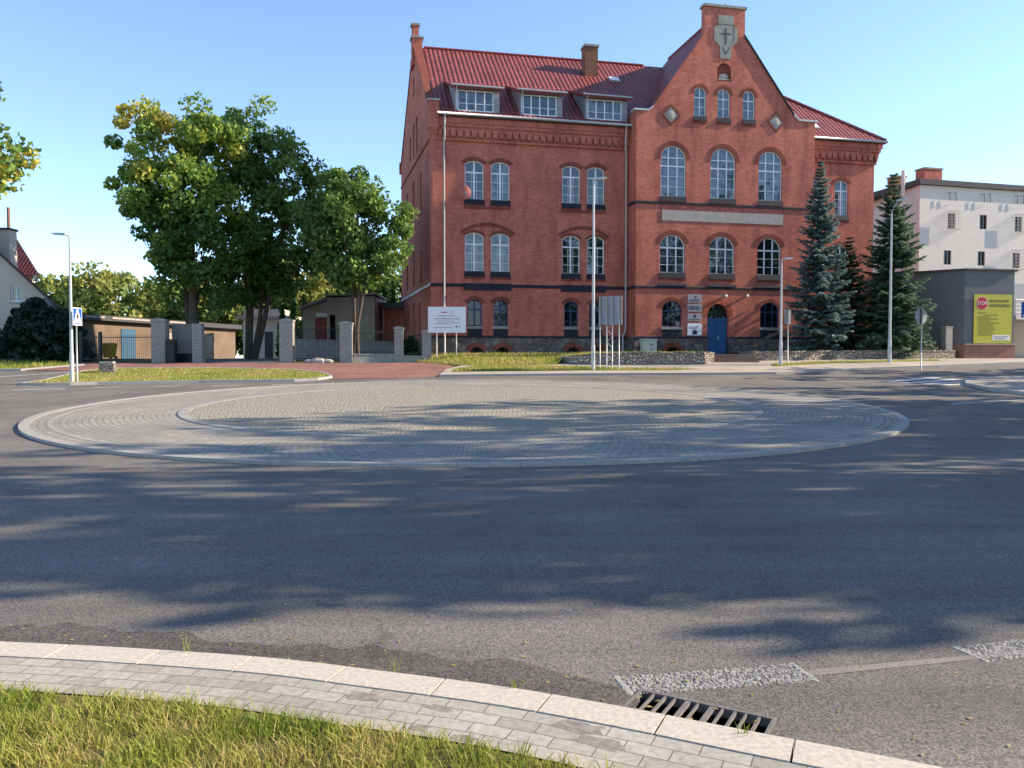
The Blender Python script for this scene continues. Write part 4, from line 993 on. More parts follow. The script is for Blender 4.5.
# things fixed to the brick building
def on_b(name, label, cat, u, v, z, group=None):
    x, y = fw(u, v); return thing(name, label, cat, (x, y, z), TH, group)
M['plaque'] = plain('grey enamel plaque', (.30, .29, .31), .5, .08, 4)
def glyphs(mb, u0, u1, z, h, v, n, fill=.7):
    w = (u1-u0)/n
    for k in range(n):
        a = u0+k*w; c = random.random()
        mb.box(a, a+w*fill*.35, v-.004, v, z, z+h)
        if c > .3: mb.box(a+w*fill*.35, a+w*fill, v-.004, v, z+h*.8, z+h)
        if c < .7: mb.box(a+w*fill*.35, a+w*fill, v-.004, v, z, z+h*.2)
        if c > .5: mb.box(a+w*fill*.75, a+w*fill, v-.004, v, z+h*.2, z+h*.8)
        else: mb.box(a+w*fill*.35, a+w*fill*.8, v-.004, v, z+h*.42, z+h*.58)
for nm, lab, z0, z1, kind in (('wall_plaque', 'grey wall plaque with a small emblem, topmost of those left of the blue door', 4.98, 5.5, 0), ('wall_plaque', 'grey wall plaque with large dark lettering, left of the blue door', 4.44, 4.9, 1), ('wall_plaque', 'grey wall plaque with a dark round crest, just above the white notice board', 3.86, 4.33, 2), ('notice_board', 'white notice board with a small dark picture, under the grey plaques beside the blue door', 2.98, 3.72, 3)):
    t = on_b(nm, lab, 'plaque' if kind < 3 else 'notice board', 16.04, VB-.02, z0)
    mb = MB(); mb.box(-.47, .47, -.03, 0, 0, z1-z0); mb.build('plate', M['plaque'] if kind < 3 else M['white'], t, bevel=.004)
    mb = MB(); v = -.034
    if kind == 0: mb.sphere((.05, v, .34), .07, 8, 6, (1, .05, 1.1)); glyphs(mb, -.38, .38, .16, .05, v, 16); glyphs(mb, -.3, .3, .07, .05, v, 12)
    if kind == 1: glyphs(mb, -.38, .36, .13, .24, v, 5, .8)
    if kind == 2: mb.sphere((0, v, .30), .10, 10, 6, (1, .05, 1.1)); glyphs(mb, -.36, .36, .08, .05, v, 18)
    if kind == 3: mb.box(-.15, .15, v-.003, v, .06, .27); mb.prism([(-.2, .27), (.2, .27), (0, .38)], 'y', v-.003, v); glyphs(mb, -.36, .3, .5, .05, v, 16); glyphs(mb, -.36, .2, .42, .04, v, 14)
    mb.build('lettering', M['print_blue'], t)
for u, z, lab in ((18.05, 5.42, 'small round wall lamp directly over the blue door'), (19.5, 5.45, 'small white wall lamp to the right of the blue door')):
    t = on_b('wall_lamp', lab, 'wall lamp', u, VB, z); mb = MB(); mb.box(-.05, .05, -.06, 0, -.08, .08); mb.build('bracket', M['black'], t)
    mb = MB(); mb.sphere((0, -.13, 0), .095, 12, 8); mb.build('globe', M['lightglass'], t, smooth=True)
# satellite dish
t = on_b('satellite_dish', 'brick red satellite dish mounted on the facade beside the left top floor window', 'satellite dish', 1.66, 0, 11.1)
mb = MB(); nr, na = 5, 18
for i in range(nr):
    for j in range(na):
        q = []
        for r_, a_ in ((i, j), (i+1, j), (i+1, j+1), (i, j+1)):
            r = .42*r_/nr; an = 2*PI*a_/na; q.append((r*math.cos(an)*.85+.3, -.52+.5*r*r*1.2-.12*math.cos(an)*r, r*math.sin(an)+.15))
        mb.face(q)
mb.build('dish', plain('brick red paint', (.36, .11, .085), .5, .06, 4), t, smooth=True)
mb = MB(); mb.tube([(0, 0, -.2), (.0, -.3, -.1), (.25, -.5, .1)], .025, 6); mb.tube([(.3, -.5, -.25), (.3, -.85, .05)], .014, 5); mb.box(.26, .34, -.9, -.82, .03, .1); mb.build('arm', M['steel'], t)
# cream electrical cabinet
x, y = fw(12.8, -1.9)
t = thing('electrical_cabinet', 'pale cream electrical cabinet standing against the stone plinth left of the blue door', 'cabinet', (x, y, ZT), TH)
mb = MB(); mb.box(-.45, .45, -.18, .18, .02, .86); mb.build('body', M['cream_box'], t, bevel=.01)
mb = MB(); mb.prism([(-.24, .86), (.24, .86), (.24, .9), (0, .95), (-.24, .9)], 'x', -.5, .5); mb.build('lid', M['cream_box'], t)
mb = MB(); mb.box(-.42, -.01, -.2, -.18, .06, .82); mb.box(.01, .42, -.2, -.18, .06, .82); dd = mb.build('door', M['cream_box'], t)
mb = MB(); mb.prism([(.02, .55), (.22, .55), (.12, .68)], 'y', -.207, -.202); mb.prism([(.04, .30), (.2, .30), (.12, .40)], 'y', -.207, -.202); mb.build('warning_mark', M['print_dark'], dd)

# ================================================================== white block and grey annex on the right
WZ = 1.5
t = thing('white_building', 'white rendered building with small dark windows and brick chimneys behind the grey annex', 'building', (32.4, 64, WZ)); off = t.location
wd = Vector((.967, .254)).normalized(); wl = Vector((-.1, .995)).normalized()
def W_(s, h, p=0): return (32.4+wd.x*s+wd.y*p, 64+wd.y*s-wd.x*p, h)
def tz64(py): return 1.6+(358-py)*64/800
ZR = 15.35
wins = []
def xs_(px):
    a = (px-512)/800; return (a*64-32.4)/(wd.x-a*wd.y)
spec = [(949, 212.5, 231, 1), (980.5, 216, 230, 0), (1015.5, 216, 234, 1), (945.5, 251, 265, 0), (979.2, 252, 266, 0), (1014, 251, 271, 1), (946, 290, 305, 0), (980, 291, 306, 0)]
for px, y0, y1, cage in spec:
    s = xs_(px); Y = 64+wd.y*s; z = lambda py: 1.6+(358-py)*Y/800
    zt, zb = z(y0), z(y1)
    if cage: zc = (zt+zb)/2; zt, zb = zc+.6, zc-.62
    wins.append((s, zb, zt, cage, z(y0), z(y1)))
mb = MB(); holes = [[W_(s-.36, zb), W_(s+.36, zb), W_(s+.36, zt), W_(s-.36, zt)] for s, zb, zt, c, _, _ in wins]
mb.poly([W_(0, 0.8), W_(34, .8), W_(34, ZR), W_(0, ZR)], holes)
for h in holes:
    for i in range(4):
        a, b = Vector(h[i]), Vector(h[(i+1) % 4]); q = Vector((-wd.y, wd.x, 0))*.22; mb.face([a, b, b+q, a+q])
c0 = Vector((32.4, 64)); c1 = c0+wl*16
mb.face([(c0.x, c0.y, .8), (c1.x, c1.y, .8), (c1.x, c1.y, ZR), (c0.x, c0.y, ZR)])
mb.build('wall', M['white_render'], t, off=off)
for s, zb, zt, cage, a, b in wins:
    mb = MB(); fr = [W_(s-.36, zb, -.15), W_(s+.36, zb, -.15), W_(s+.36, zt, -.15), W_(s-.36, zt, -.15)]
    for p0, p1 in ((-.36, -.30), (.30, .36), (-.03, .03)): mb.hexa([W_(s+p0, zb, -.09), W_(s+p1, zb, -.09), W_(s+p1, zb, -.14), W_(s+p0, zb, -.14), W_(s+p0, zt, -.09), W_(s+p1, zt, -.09), W_(s+p1, zt, -.14), W_(s+p0, zt, -.14)])
    f = mb.build('window', plain('brown window wood', (.10, .06, .045), .6), t, off=off)
    mb = MB(); mb.face(fr); mb.build('pane', M['pane_dark'], f, off=off)
    mb = MB(); mb.face([W_(s-.36, zb, -.2), W_(s+.36, zb, -.2), W_(s+.36, zt, -.2), W_(s-.36, zt, -.2)]); mb.build('curtain', M['room_dark'], f, off=off)  # dark backing sheet for the unlit room, no curtain hangs here
    if cage:  # projecting bar basket
        mb = MB()
        for k in range(9):
            u = s-.56+k*.14; mb.tube([W_(u, b, .02), W_(u, b+.1, .4), W_(u, a, .4), W_(u, a, .02)], .012, 4)
        for k in range(7):
            z_ = b+.1+(a-b-.1)*k/6; mb.tube([W_(s-.56, z_, .02), W_(s-.56, z_, .4), W_(s+.56, z_, .4), W_(s+.56, z_, .02)], .012, 4)
        mb.build('bar_basket', M['steel'], f, off=off)
for px in (945, 951, 979, 985, 1012, 1018):   # iron brackets under the eaves
    s = xs_(px); mb = MB(); Y = 64+wd.y*s; z = lambda py: 1.6+(358-py)*Y/800
    o_ = (px-945)/73*3.5
    mb.tube([W_(s, z(194+o_), .0), W_(s, z(194+o_), .22), W_(s, z(201+o_), .22), W_(s+.12, z(201.5+o_), .1)], .03, 5); mb.build('bracket', M['black'], t, off=off)
mb = MB(); q = [W_(-.25, 0, .3), W_(34, 0, .3), W_(34, 0, -16), W_(-.25, 0, -16)]; l_ = Vector(q[0]).lerp(Vector(q[1]), 0)
mb.hexa([(x, y, ZR) for x, y, _ in q]+[(x, y, ZR+.42) for x, y, _ in q]); mb.build('roof', M['dark_fascia'], t, off=off)
for s, p, w, h0, h1 in ((1.9, -1.2, 1.7, ZR, ZR+1.2), (.75, -3.5, 1.0, ZR, ZR+1.0)):
    mb = MB(); c = W_(s, 0, p); mb.obox((c[0], c[1]), (wd.x, wd.y), (-wd.y, wd.x), w/2, .5, h0+.3, h1+.3); ch = mb.build('chimney', M['brick'], t, off=off)
    mb = MB(); mb.obox((c[0], c[1]), (wd.x, wd.y), (-wd.y, wd.x), w/2+.06, .56, h1+.3, h1+.42); mb.build('chimney_cap', M['stone_grey'], ch, off=off)
mb = MB(); mb.tube([(31.35, 64.6, 3), (31.35, 64.6, 16.6)], .15, 10); mb.build('flue_pipe', M['white_render'], t, off=off)
# entrance part right of the annex: canopy, balcony rail, door
mb = MB(); mb.hexa([(31.9, 50.7, 4.05), (40, 52.5, 4.05), (40, 56, 4.05), (31.9, 56, 4.05), (31.9, 50.7, 4.3), (40, 52.5, 4.3), (40, 56, 4.3), (31.9, 56, 4.3)]); mb.build('canopy', M['white_render'], t, off=off)
mb = MB(); mb.hexa([(31.7, 56, 1.2), (40, 56.5, 1.2), (40, 57, 1.2), (31.7, 57, 1.2), (31.7, 56, 6.8), (40, 56.5, 6.8), (40, 57, 6.8), (31.7, 57, 6.8)]); mb.build('porch_wall', M['white_render'], t, off=off)
mb = MB(); mb.box(32.2, 34.4, 55.88, 55.99, 1.75, 3.95); dr2 = mb.build('porch_door', plain('grey steel door', (.25, .25, .27), .5), t, off=off)
mb = MB()
for z in (4.5, 4.75, 5.0, 5.3): mb.tube([(31.9, 50.85, z), (40, 52.6, z)], .025 if z < 5.2 else .04, 5)
for k in range(6): mb.tube([(31.9+k*1.6, 50.85+k*.346, 4.3), (31.9+k*1.6, 50.85+k*.346, 5.3)], .03, 5)
mb.build('balcony_rail', M['steel'], t, off=off)
mb = MB(); mb.box(31.8, 40, 51.2, 56, 1.3, 1.72); mb.box(31.8, 40, 50.8, 51.2, 1.3, 1.6); mb.build('porch_step', M['concrete'], t, off=off)
mb = MB(); mb.tube([(32.4, 55.99, 5.6), (32.4, 55.6, 5.9), (32.4, 55.5, 5.75)], .03, 5); mb.sphere((32.4, 55.48, 5.66), .12, 8, 6); mb.build('porch_lamp', M['black'], t, off=off)
# grey annex
ax = [(28.2, 50.0), (31.7, 50.65), (32.2, 58), (22.5, 60), (24.2, 53.3)]
t = thing('grey_annex', 'windowless grey rendered annex with a red brown base at the foot of the white building', 'building', (28.2, 50, 1.5)); off = t.location
mb = MB(); mb.prism(ax, 'z', 2.42, 7.05); mb.build('wall', M['grey_render'], t, off=off)
ins = [(28.2, 49.93), (31.78, 50.59), (32.28, 58), (22.4, 60.1), (24.14, 53.2)]
mb = MB(); mb.prism(ins, 'z', .9, 2.42); mb.build('plinth', M['brown_plinth'], t, off=off)
mb = MB(); mb.prism([(28.2, 49.86), (31.85, 50.53), (32.35, 58), (22.3, 60.2), (24.08, 53.1)], 'z', 7.05, 7.17); mb.build('parapet_cap', M['dark_fascia'], t, off=off)
mb = MB(); mb.prism([(28.2, 49.84), (31.86, 50.51), (31.83, 50.6), (28.2, 49.95)], 'z', 2.42, 2.5); mb.build('plinth_ledge', M['stone_pale'], t, off=off)
# yellow banner on the annex
ba = math.atan2(.65, 3.5)
bd_ = (math.cos(ba), math.sin(ba)); s0 = .62
t = thing('yellow_banner', 'large yellow green notice banner headed by a red STOP octagon on the grey annex', 'banner', (28.2+bd_[0]*s0+.02, 50+bd_[1]*s0-.04, 2.52), ba)
BW, BH = 2.72, 3.06
mb = MB(); mb.box(0, BW, -.03, 0, 0, BH); mb.build('sheet', M['yellow'], t)
def octagon(cx, cz, r): return [(cx+r*math.cos(PI/8+k*PI/4), cz+r*math.sin(PI/8+k*PI/4)) for k in range(8)]
mb = MB(); mb.prism(octagon(.56, 2.5, .46), 'y', -.034, -.0305); mb.build('octagon_edge', plain('pink print', (.62, .42, .30), .5), t)
mb = MB(); mb.prism(octagon(.56, 2.5, .40), 'y', -.039, -.0345); oc = mb.build('octagon', M['redsign'], t)
def text(body, size, mat, parent, loc, rot=(PI/2, 0, 0), name='lettering', ext=.003, ax='CENTER'):
    cu = bpy.data.curves.new(name, 'FONT'); cu.body = body; cu.size = size; cu.extrude = ext; cu.align_x = ax; cu.align_y = 'CENTER'
    tmp = bpy.data.objects.new('tmp', cu); COL.objects.link(tmp)
    me = bpy.data.meshes.new_from_object(tmp.evaluated_get(bpy.context.evaluated_depsgraph_get()))
    bpy.data.objects.remove(tmp); me.materials.clear(); me.materials.append(mat)
    o = bpy.data.objects.new(name, me); COL.objects.link(o); o.parent = parent; o.location = loc; o.rotation_euler = rot; return o
text('STOP', .30, M['white'], oc, (.56, -.042, 2.5))
mb = MB(); v = -.034
glyphs(mb, 1.08, 2.5, 2.60, .13, v, 12, .8); glyphs(mb, 1.12, 2.62, 2.30, .17, v, 12, .8)
mb.build('heading', M['print_dark'], t)
mb = MB()
for k, (a, b) in enumerate(((.3, .85), (.75, 1.75), (.3, 1.15), (.3, 1.75), (.3, 1.2), (.3, 1.85), (.3, 1.4), (.3, 1.55), (.3, 1.6), (.3, 1.4), (.3, 1.5), (.3, 1.3))): glyphs(mb, a, b, 1.88-k*.125, .045, v, int((b-a)/.055), .8)
mb.build('small_print', M['print_dark'], t)
mb = MB(); mb.box(1.35, 2.6, -.036, -.031, .2, .52); lb = mb.build('white_label', M['white'], t)
mb = MB(); glyphs(mb, 1.45, 2.5, .38, .06, -.037, 16, .8); glyphs(mb, 1.5, 2.3, .27, .05, -.037, 14, .8); mb.build('label_print', M['print_blue'], lb)
# blue sign at the edge of the picture
t = thing('blue_sign', 'square blue road sign on a grey post in front of the white porch', 'sign', (28.96, 45.6, A(45.6)+.08))
mb = MB(); mb.tube([(.42, .03, 0), (.42, .03, 3.3)], .03, 8); mb.build('post', M['steel'], t)
mb = MB(); mb.box(0, .84, -.03, 0, 2.42, 3.3); pl = mb.build('plate', M['bluesign'], t, bevel=.01)
mb = MB(); mb.prism([(.06, 2.5), (.74, 2.5), (.6, 2.75), (.25, 2.75)], 'y', -.036, -.031); mb.build('symbol', M['white'], pl)
# cabinets near the spruces
for x, y, w, h, lab in ((27.0, 49.75, .55, 1.55, 'narrow grey utility cabinet in front of the grey annex'), (23.55, 48.3, .95, 1.5, 'wide pale utility cabinet under the right hand spruce beside the tall lamp')):
    t = thing('utility_cabinet', lab, 'cabinet', (x, y, 1.95), .3)
    mb = MB(); mb.box(-w/2, w/2, -.17, .17, 0, h); mb.build('body', M['concrete'] if w < .6 else M['cream_box'], t, bevel=.01)
    mb = MB(); mb.box(-w/2-.03, w/2+.03, -.2, .2, h, h+.06); mb.build('lid', M['concrete'], t)
    mb = MB(); mb.box(-w/2+.04, w/2-.04, -.185, -.17, .1, h-.06); mb.build('door', M['concrete'] if w < .6 else M['cream_box'], t)

# ================================================================== left side: house, garages, fences
_P = math.atan((384-358)/800)
def at(px, py, Y):
    a = (px-512)/800; b = (384-py)/800; cp, sp_ = math.cos(_P), math.sin(_P)
    k = Y/(cp+b*sp_); return (a*k, Y, 1.6+(-sp_+b*cp)*k)
# cream house: gable wall facing the square
t = thing('cream_house', 'cream rendered gabled house with dark red tiled roof and wide chimney behind dark conifers', 'house', (-30, 50, 1.5)); off = t.location
gx0, gx1 = -41.5, -27.6; slope = (8.15-4.47)/(31.85-27.87); cxm = (gx0+gx1)/2; ez = 4.25
apx = ez+slope*(gx1-cxm)
mb = MB(); wn = [(-31.25, 5.1), (-30.55, 5.1), (-30.55, 6.12), (-31.25, 6.12)]
wall_sheet(mb, [(gx0, 1.2), (gx1, 1.2), (gx1, ez), (cxm, apx), (gx0, ez)], [wn], 50, .2)
mb.face([(gx1, 50, 1.2), (gx1-4.2, 56.5, 1.2), (gx1-4.2, 56.5, ez), (gx1, 50, ez)])
mb.build('wall', M['cream_wall'], t, off=off)
mb = MB(); ringpoly(mb, wn, [(-31.17, 5.18), (-30.63, 5.18), (-30.63, 6.04), (-31.17, 6.04)], 50.08, 50.15); mb.box(-30.93, -30.87, 50.085, 50.145, 5.15, 6.08); f = mb.build('window', M['white_frame'], t, off=off)
mb = MB(); mb.face([(a, 50.12, b) for a, b in wn]); mb.build('pane', M['pane'], f, off=off)
mb = MB(); mb.face([(a, 50.19, b) for a, b in wn]); mb.build('curtain', M['room_dark'], f, off=off)  # unlit room painted as a dark sheet
mb = MB(); mb.box(-31.33, -30.47, 49.93, 50.05, 5.03, 5.095); mb.build('sill', M['stone_pale'], f, off=off)
def slab(mb, a, b, y0, y1, th, dx=0):
    """sloped slab between profile points a,b (x,z) from y0 to y1"""
    rface(mb, [(b[0], y0, b[1]+th), (b[0]-dx, y1, b[1]+th), (a[0]-dx, y1, a[1]+th), (a[0], y0, a[1]+th)], (b[0], y0, b[1]), (b[0]-dx, y1, b[1]))
    mb.face([(a[0], y0, a[1]), (b[0], y0, b[1]), (b[0], y0, b[1]+th), (a[0], y0, a[1]+th)]); mb.face([(b[0], y0, b[1]), (b[0]-dx, y1, b[1]), (b[0]-dx, y1, b[1]+th), (b[0], y0, b[1]+th)]); mb.face([(a[0], y0, a[1]), (a[0]-dx, y1, a[1]), (b[0]-dx, y1, b[1]), (b[0], y0, b[1])])
mb = MB(); ov = .45
slab(mb, (cxm, apx+.02), (gx1+ov, ez-slope*ov+.02), 49.6, 56.5, .16, 4.5); slab(mb, (cxm, apx+.02), (gx0-ov, ez-slope*ov+.02), 49.6, 56.5, .16, 4.5)
rfh = mb.build('roof', M['roof_old'], t, off=off)
mb = MB(); mb.box(-35.2, -32.75, 52.4, 53.2, 7.0, 9.95); chh = mb.build('chimney', M['cream_wall'], rfh, off=off)
mb = MB(); mb.box(-35.3, -32.68, 52.3, 53.3, 9.95, 10.08); mb.build('chimney_cap', M['dark_fascia'], chh, off=off)
mb = MB(); mb.tube([(-33.15, 53, 10.1), (-33.15, 53, 11.5)], .10, 7); mb.build('chimney_pot', plain('rusty pipe', (.22, .11, .08), .8, .2), chh, off=off)
# rear wing of the house
mb = MB(); mb.hexa([(-40, 56.5, 1.2), (-33.75, 56.5, 1.2), (-36.9, 62, 1.2), (-40, 62, 1.2), (-40, 56.5, 7.55), (-33.75, 56.5, 7.55), (-36.9, 62, 7.55), (-40, 62, 7.55)]); mb.build('rear_wall', M['cream_wall'], t, off=off)
mb = MB(); rface(mb, [(-40.5, 56.1, 7.35), (-33.0, 56.1, 7.4), (-36.7, 59.3, 10.7), (-40.5, 59.3, 10.7)], (-40, 56, 7), (-33, 56, 7)); rface(mb, [(-33.0, 56.1, 7.4), (-37.0, 62.4, 7.4), (-36.7, 59.3, 10.7)], (-33, 56, 7), (-33, 62, 7)); mb.build('rear_roof', M['roof_old'], t, off=off)
t = thing('satellite_dish', 'dark grey satellite dish on the gable wall of the cream house', 'satellite dish', (-28.75, 49.95, 4.95))
mb = MB()
for i in range(4):
    for j in range(16):
        mb.face([(.40*r_/4*math.cos(2*PI*a_/16), -.32+.5*(.4*r_/4)**2, .40*r_/4*math.sin(2*PI*a_/16)*1.05) for r_, a_ in ((i, j), (i+1, j), (i+1, j+1), (i, j+1))])
mb.build('dish', plain('dark grey dish', (.10, .115, .135), .5), t, smooth=True)
mb = MB(); mb.tube([(0, .05, -.2), (0, -.3, 0)], .03, 6); mb.tube([(0, -.3, -.38), (0, -.7, -.05)], .015, 5); mb.build('arm', M['steel'], t)

# row of low garages along the left of the yard
t = thing('garage_row', 'long low brown garage row with dark flat roof and a faded blue door', 'garage', (-30, 56, 1.5)); off = t.location
g0 = Vector((-31.6, 55)); g1 = Vector((-26.6, 77)); gd = (g1-g0).normalized(); gn = Vector((gd.y, -gd.x))
def G_(s, p, z): v = g0+gd*s+gn*p; return (v.x, v.y, z)
Lg = (g1-g0).length
mb = MB(); mb.hexa([G_(0, 0, 1.3), G_(Lg, 0, 1.3), G_(Lg, -6, 1.3), G_(0, -6, 1.3), G_(0, 0, 4.35), G_(Lg, 0, 4.35), G_(Lg, -6, 4.1), G_(0, -6, 4.1)]); mb.build('wall', M['brownwall'], t, off=off)
mb = MB(); mb.hexa([G_(-.3, .55, 4.36), G_(Lg+.3, .55, 4.36), G_(Lg+.3, -6.2, 4.1), G_(-.3, -6.2, 4.1), G_(-.3, .55, 4.75), G_(Lg+.3, .55, 4.75), G_(Lg+.3, -6.2, 4.4), G_(-.3, -6.2, 4.4)]); mb.build('roof', M['dark_fascia'], t, off=off)
for a, b in ((2.5, 4.4), (5.2, 9.5), (11, 14)):
    mb = MB(); mb.hexa([G_(a, .555, 4.52), G_(b, .555, 4.52), G_(b, .6, 4.52), G_(a, .6, 4.52), G_(a, .555, 4.66), G_(b, .555, 4.66), G_(b, .6, 4.66), G_(a, .6, 4.66)]); mb.build('fascia_board', M['stone_pale'], t, off=off)
for s, w, h, m_ in ((6.8, 1.6, 2.35, 'bluedoor'), (1.2, 1.7, 2.2, 'brown'), (11.5, 2.2, 2.2, 'brown'), (16.5, 2.2, 2.2, 'brown')):
    mm = plain('faded blue door', (.04, .10, .17), .6, .2) if m_ == 'bluedoor' else M['red_metal'] if s < 2 else M['beige']
    mb = MB(); mb.hexa([G_(s, .003, 1.5), G_(s+w, .003, 1.5), G_(s+w, .06, 1.5), G_(s, .06, 1.5), G_(s, .003, 1.5+h), G_(s+w, .003, 1.5+h), G_(s+w, .06, 1.5+h), G_(s, .06, 1.5+h)]); mb.build('door', mm, t, off=off)
t = thing('rubbish_bin', 'yellow wheeled rubbish bin standing before the garage row', 'bin', (-27.9, 55.5, 1.53), -.4)
mb = MB(); mb.hexa([(-.26, -.3, .1), (.26, -.3, .1), (.26, .28, .1), (-.26, .28, .1), (-.34, -.36, 1.0), (.34, -.36, 1.0), (.34, .36, 1.0), (-.34, .36, 1.0)]); mb.build('body', M['yel_plastic'], t, bevel=.02)
mb = MB(); mb.prism([(-.4, 1.0), (.38, 1.0), (.38, 1.08), (-.2, 1.12), (-.4, 1.04)], 'x', -.36, .36); mb.build('lid', M['yel_plastic'], t)
for s_ in (-1, 1): mb = MB(); mb.tube([(s_*.24, .3, .1), (s_*.30, .3, .1)], .1, 10); mb.build('wheel', M['black'], t)

# fence line: pillars, iron panels, gate
PX = [(-19.4, 44.2, .74, 2.42, 'second masonry gate pillar from the left, pale and square, at the black gate'), (-12.35, 44.0, .72, 2.40, 'thick rough masonry pillar on the right side of the driveway'), (-9.15, 44.3, .66, 2.25, 'rough masonry fence pillar between the two iron fence panels'), (-6.35, 45.0, .50, 1.98, 'slim pale fence pillar left of the wall end'), (-4.83, 45.3, .52, 1.78, 'slim pale fence pillar directly left of the white information board')]
for x, y, w, h, lab in PX:
    z = A(y); t = thing('fence_pillar', lab.replace('second masonry gate pillar from the left, pale', 'wide grey masonry gate pillar, pale'), 'pillar', (x, y, z), .1, 'masonry pillars of the yard fence')
    mb = MB(); mb.box(-w/2, w/2, -w/2, w/2, -.15, h-.14); mb.build('shaft', M['pillar'], t, bevel=.02)
    mb = MB(); mb.box(-w/2-.04, w/2+.04, -w/2-.04, w/2+.04, h-.14, h-.04); mb.prism([(-w/2, h-.04), (w/2, h-.04), (0, h+.04)], 'y', -w/2, w/2); mb.build('cap', M['concrete'], t, bevel=.015)
def iron_panel(name, label, cat, p, q, z0, z1, bar=.12, wall_h=0, r=.011, post=True, group=None):
    L = math.hypot(q[0]-p[0], q[1]-p[1]); zb = (A(p[1])+A(q[1]))/2
    t = thing(name, label, cat, (p[0], p[1], zb), math.atan2(q[1]-p[1], q[0]-p[0]), group)
    mb = MB(); n = int(L/bar)
    for k in range(n+1):
        x = L*k/n; mb.tube([(x, 0, z0), (x, 0, z1), (x, 0, z1+.08)], [r, r, .003], 4, False)
    mb.build('bars', M['black'], t)
    mb = MB()
    for z in (z0+.06, z1-.12): mb.box(0, L, -.02, .02, z, z+.04)
    mb.build('rail', M['black'], t)
    if wall_h:
        mb = MB(); mb.box(0, L, -.15, .15, -.2, wall_h); mb.box(-.0, L, -.18, .18, wall_h, wall_h+.06); mb.build('base_wall', M['concrete'], t)
    return t
iron_panel('iron_fence', 'black iron bar fence panel right of the driveway pillar with rubble at its foot', 'fence', (-11.95, 44.05), (-9.5, 44.25), .15, 1.95)
iron_panel('iron_fence', 'black iron bar fence panel on a low wall in front of the young tree', 'fence', (-8.8, 44.35), (-6.62, 44.95), .5, 1.75, wall_h=.42)
iron_panel('iron_fence', 'short black iron fence panel between the two slim pillars beside the brick wall', 'fence', (-6.1, 45.05), (-5.1, 45.25), .4, 1.6, wall_h=.3)
t = iron_panel('iron_gate', 'wide black iron bar gate closing the yard in front of the garage row', 'gate', (-24.0, 44.6), (-19.85, 44.25), .12, 1.5, .11)
mb = MB(); mb.box(1.05, 1.2, -.06, .06, 0, 1.72); mb.build('post', M['black'], t)
mb = MB(); mb.box(-.08, .08, -.06, .06, 0, 1.7); mb.build('post', M['black'], t)
# rubble in front of the first panel
for k, (dx, dy, s_) in enumerate(((-10.6, 43.7, .34), (-10.1, 43.75, .24), (-11.1, 43.72, .2))):
    mb = MB(); mb.sphere((0, 0, .1), s_, 7, 5, (1.5, .8, .6)); o = mb.build('rubble_stone', M['stone_pale'], None); o.location = (dx, dy, A(dy))
    tag(o, ('largest pale lump of rubble at the foot of the iron fence', 'medium pale lump of rubble, rightmost at the foot of the iron fence', 'smallest pale lump of rubble, nearest the driveway pillar')[k], 'stone')
# wicket leaf with planks, dark letter box block, pale notice pillar
t = thing('plank_gate', 'grey plank gate leaf on a dark base beside the wide gate pillar', 'gate', (-18.35, 44.6, A(44.6)), -.15)
mb = MB()
for k in range(8): mb.box(-.62+k*.157, -.62+k*.157+.14, -.02, .02, .5, 2.15)
mb.build('planks', plain('weathered grey planks', (.20, .19, .19), .85, .25, 6), t)
mb = MB(); mb.box(-.64, .64, -.05, .05, .02, .5); mb.build('base_panel', M['black'], t); mb = MB(); mb.box(-.64, .64, .021, .05, 1.9, 1.98); mb.build('cross_rail', M['black'], t)
t = thing('dark_cabinet', 'dark metal cabinet between the wide gate pillar and the plank gate', 'cabinet', (-19.0+.35, 43.9, A(43.9)))
mb = MB(); mb.box(-.22, .22, -.2, .2, 0, 1.25); mb.build('body', M['black'], t, bevel=.01)
mb = MB(); mb.box(-.25, .25, -.23, .23, 1.25, 1.31); mb.build('lid', M['dark_fascia'], t)
t = thing('notice_pillar', 'narrow pale pillar carrying white notices, on the left side of the driveway', 'pillar', (-17.35, 44.3, A(44.3)), .1)
mb = MB(); mb.box(-.26, .26, -.26, .26, -.1, 2.15); mb.build('shaft', M['pillar'], t, bevel=.02)
for z in (.35, .95, 1.5):
    mb = MB(); mb.box(-.22, .22, -.285, -.262, z, z+.45); nb = mb.build('notice', M['plaque'], t)
    mb = MB(); glyphs(mb, -.16, .16, z+.3, .05, -.288, 8); glyphs(mb, -.16, .12, z+.2, .04, -.288, 8); glyphs(mb, -.16, .14, z+.1, .04, -.288, 8); mb.build('lettering', M['print_dark'], nb)
# grey wall on the left of the driveway
t = thing('concrete_fence', 'grey concrete panel fence running back along the left of the driveway', 'fence', (-17.6, 47, 1.46))
q = [(-18.4, 46.8), (-20.6, 53)]; mb = MB()
for k in range(4):
    a = (q[0][0]+(q[1][0]-q[0][0])*k/4, q[0][1]+(q[1][1]-q[0][1])*k/4); b = (q[0][0]+(q[1][0]-q[0][0])*(k+1)/4, q[0][1]+(q[1][1]-q[0][1])*(k+1)/4)
    mb.hexa([(a[0], a[1], 1.3), (b[0], b[1], 1.3), (b[0]+.1, b[1], 1.3), (a[0]+.1, a[1], 1.3), (a[0], a[1], 3.2), (b[0], b[1], 3.2), (b[0]+.1, b[1], 3.2), (a[0]+.1, a[1], 3.2)])
mb.build('panels', M['concrete'], t, off=t.location)
for k in range(5):
    a = (q[0][0]+(q[1][0]-q[0][0])*k/4, q[0][1]+(q[1][1]-q[0][1])*k/4); mb = MB(); mb.box(a[0]-.08, a[0]+.18, a[1]-.1, a[1]+.1, 1.3, 3.35); mb.build('post', M['concrete'], t, off=t.location)
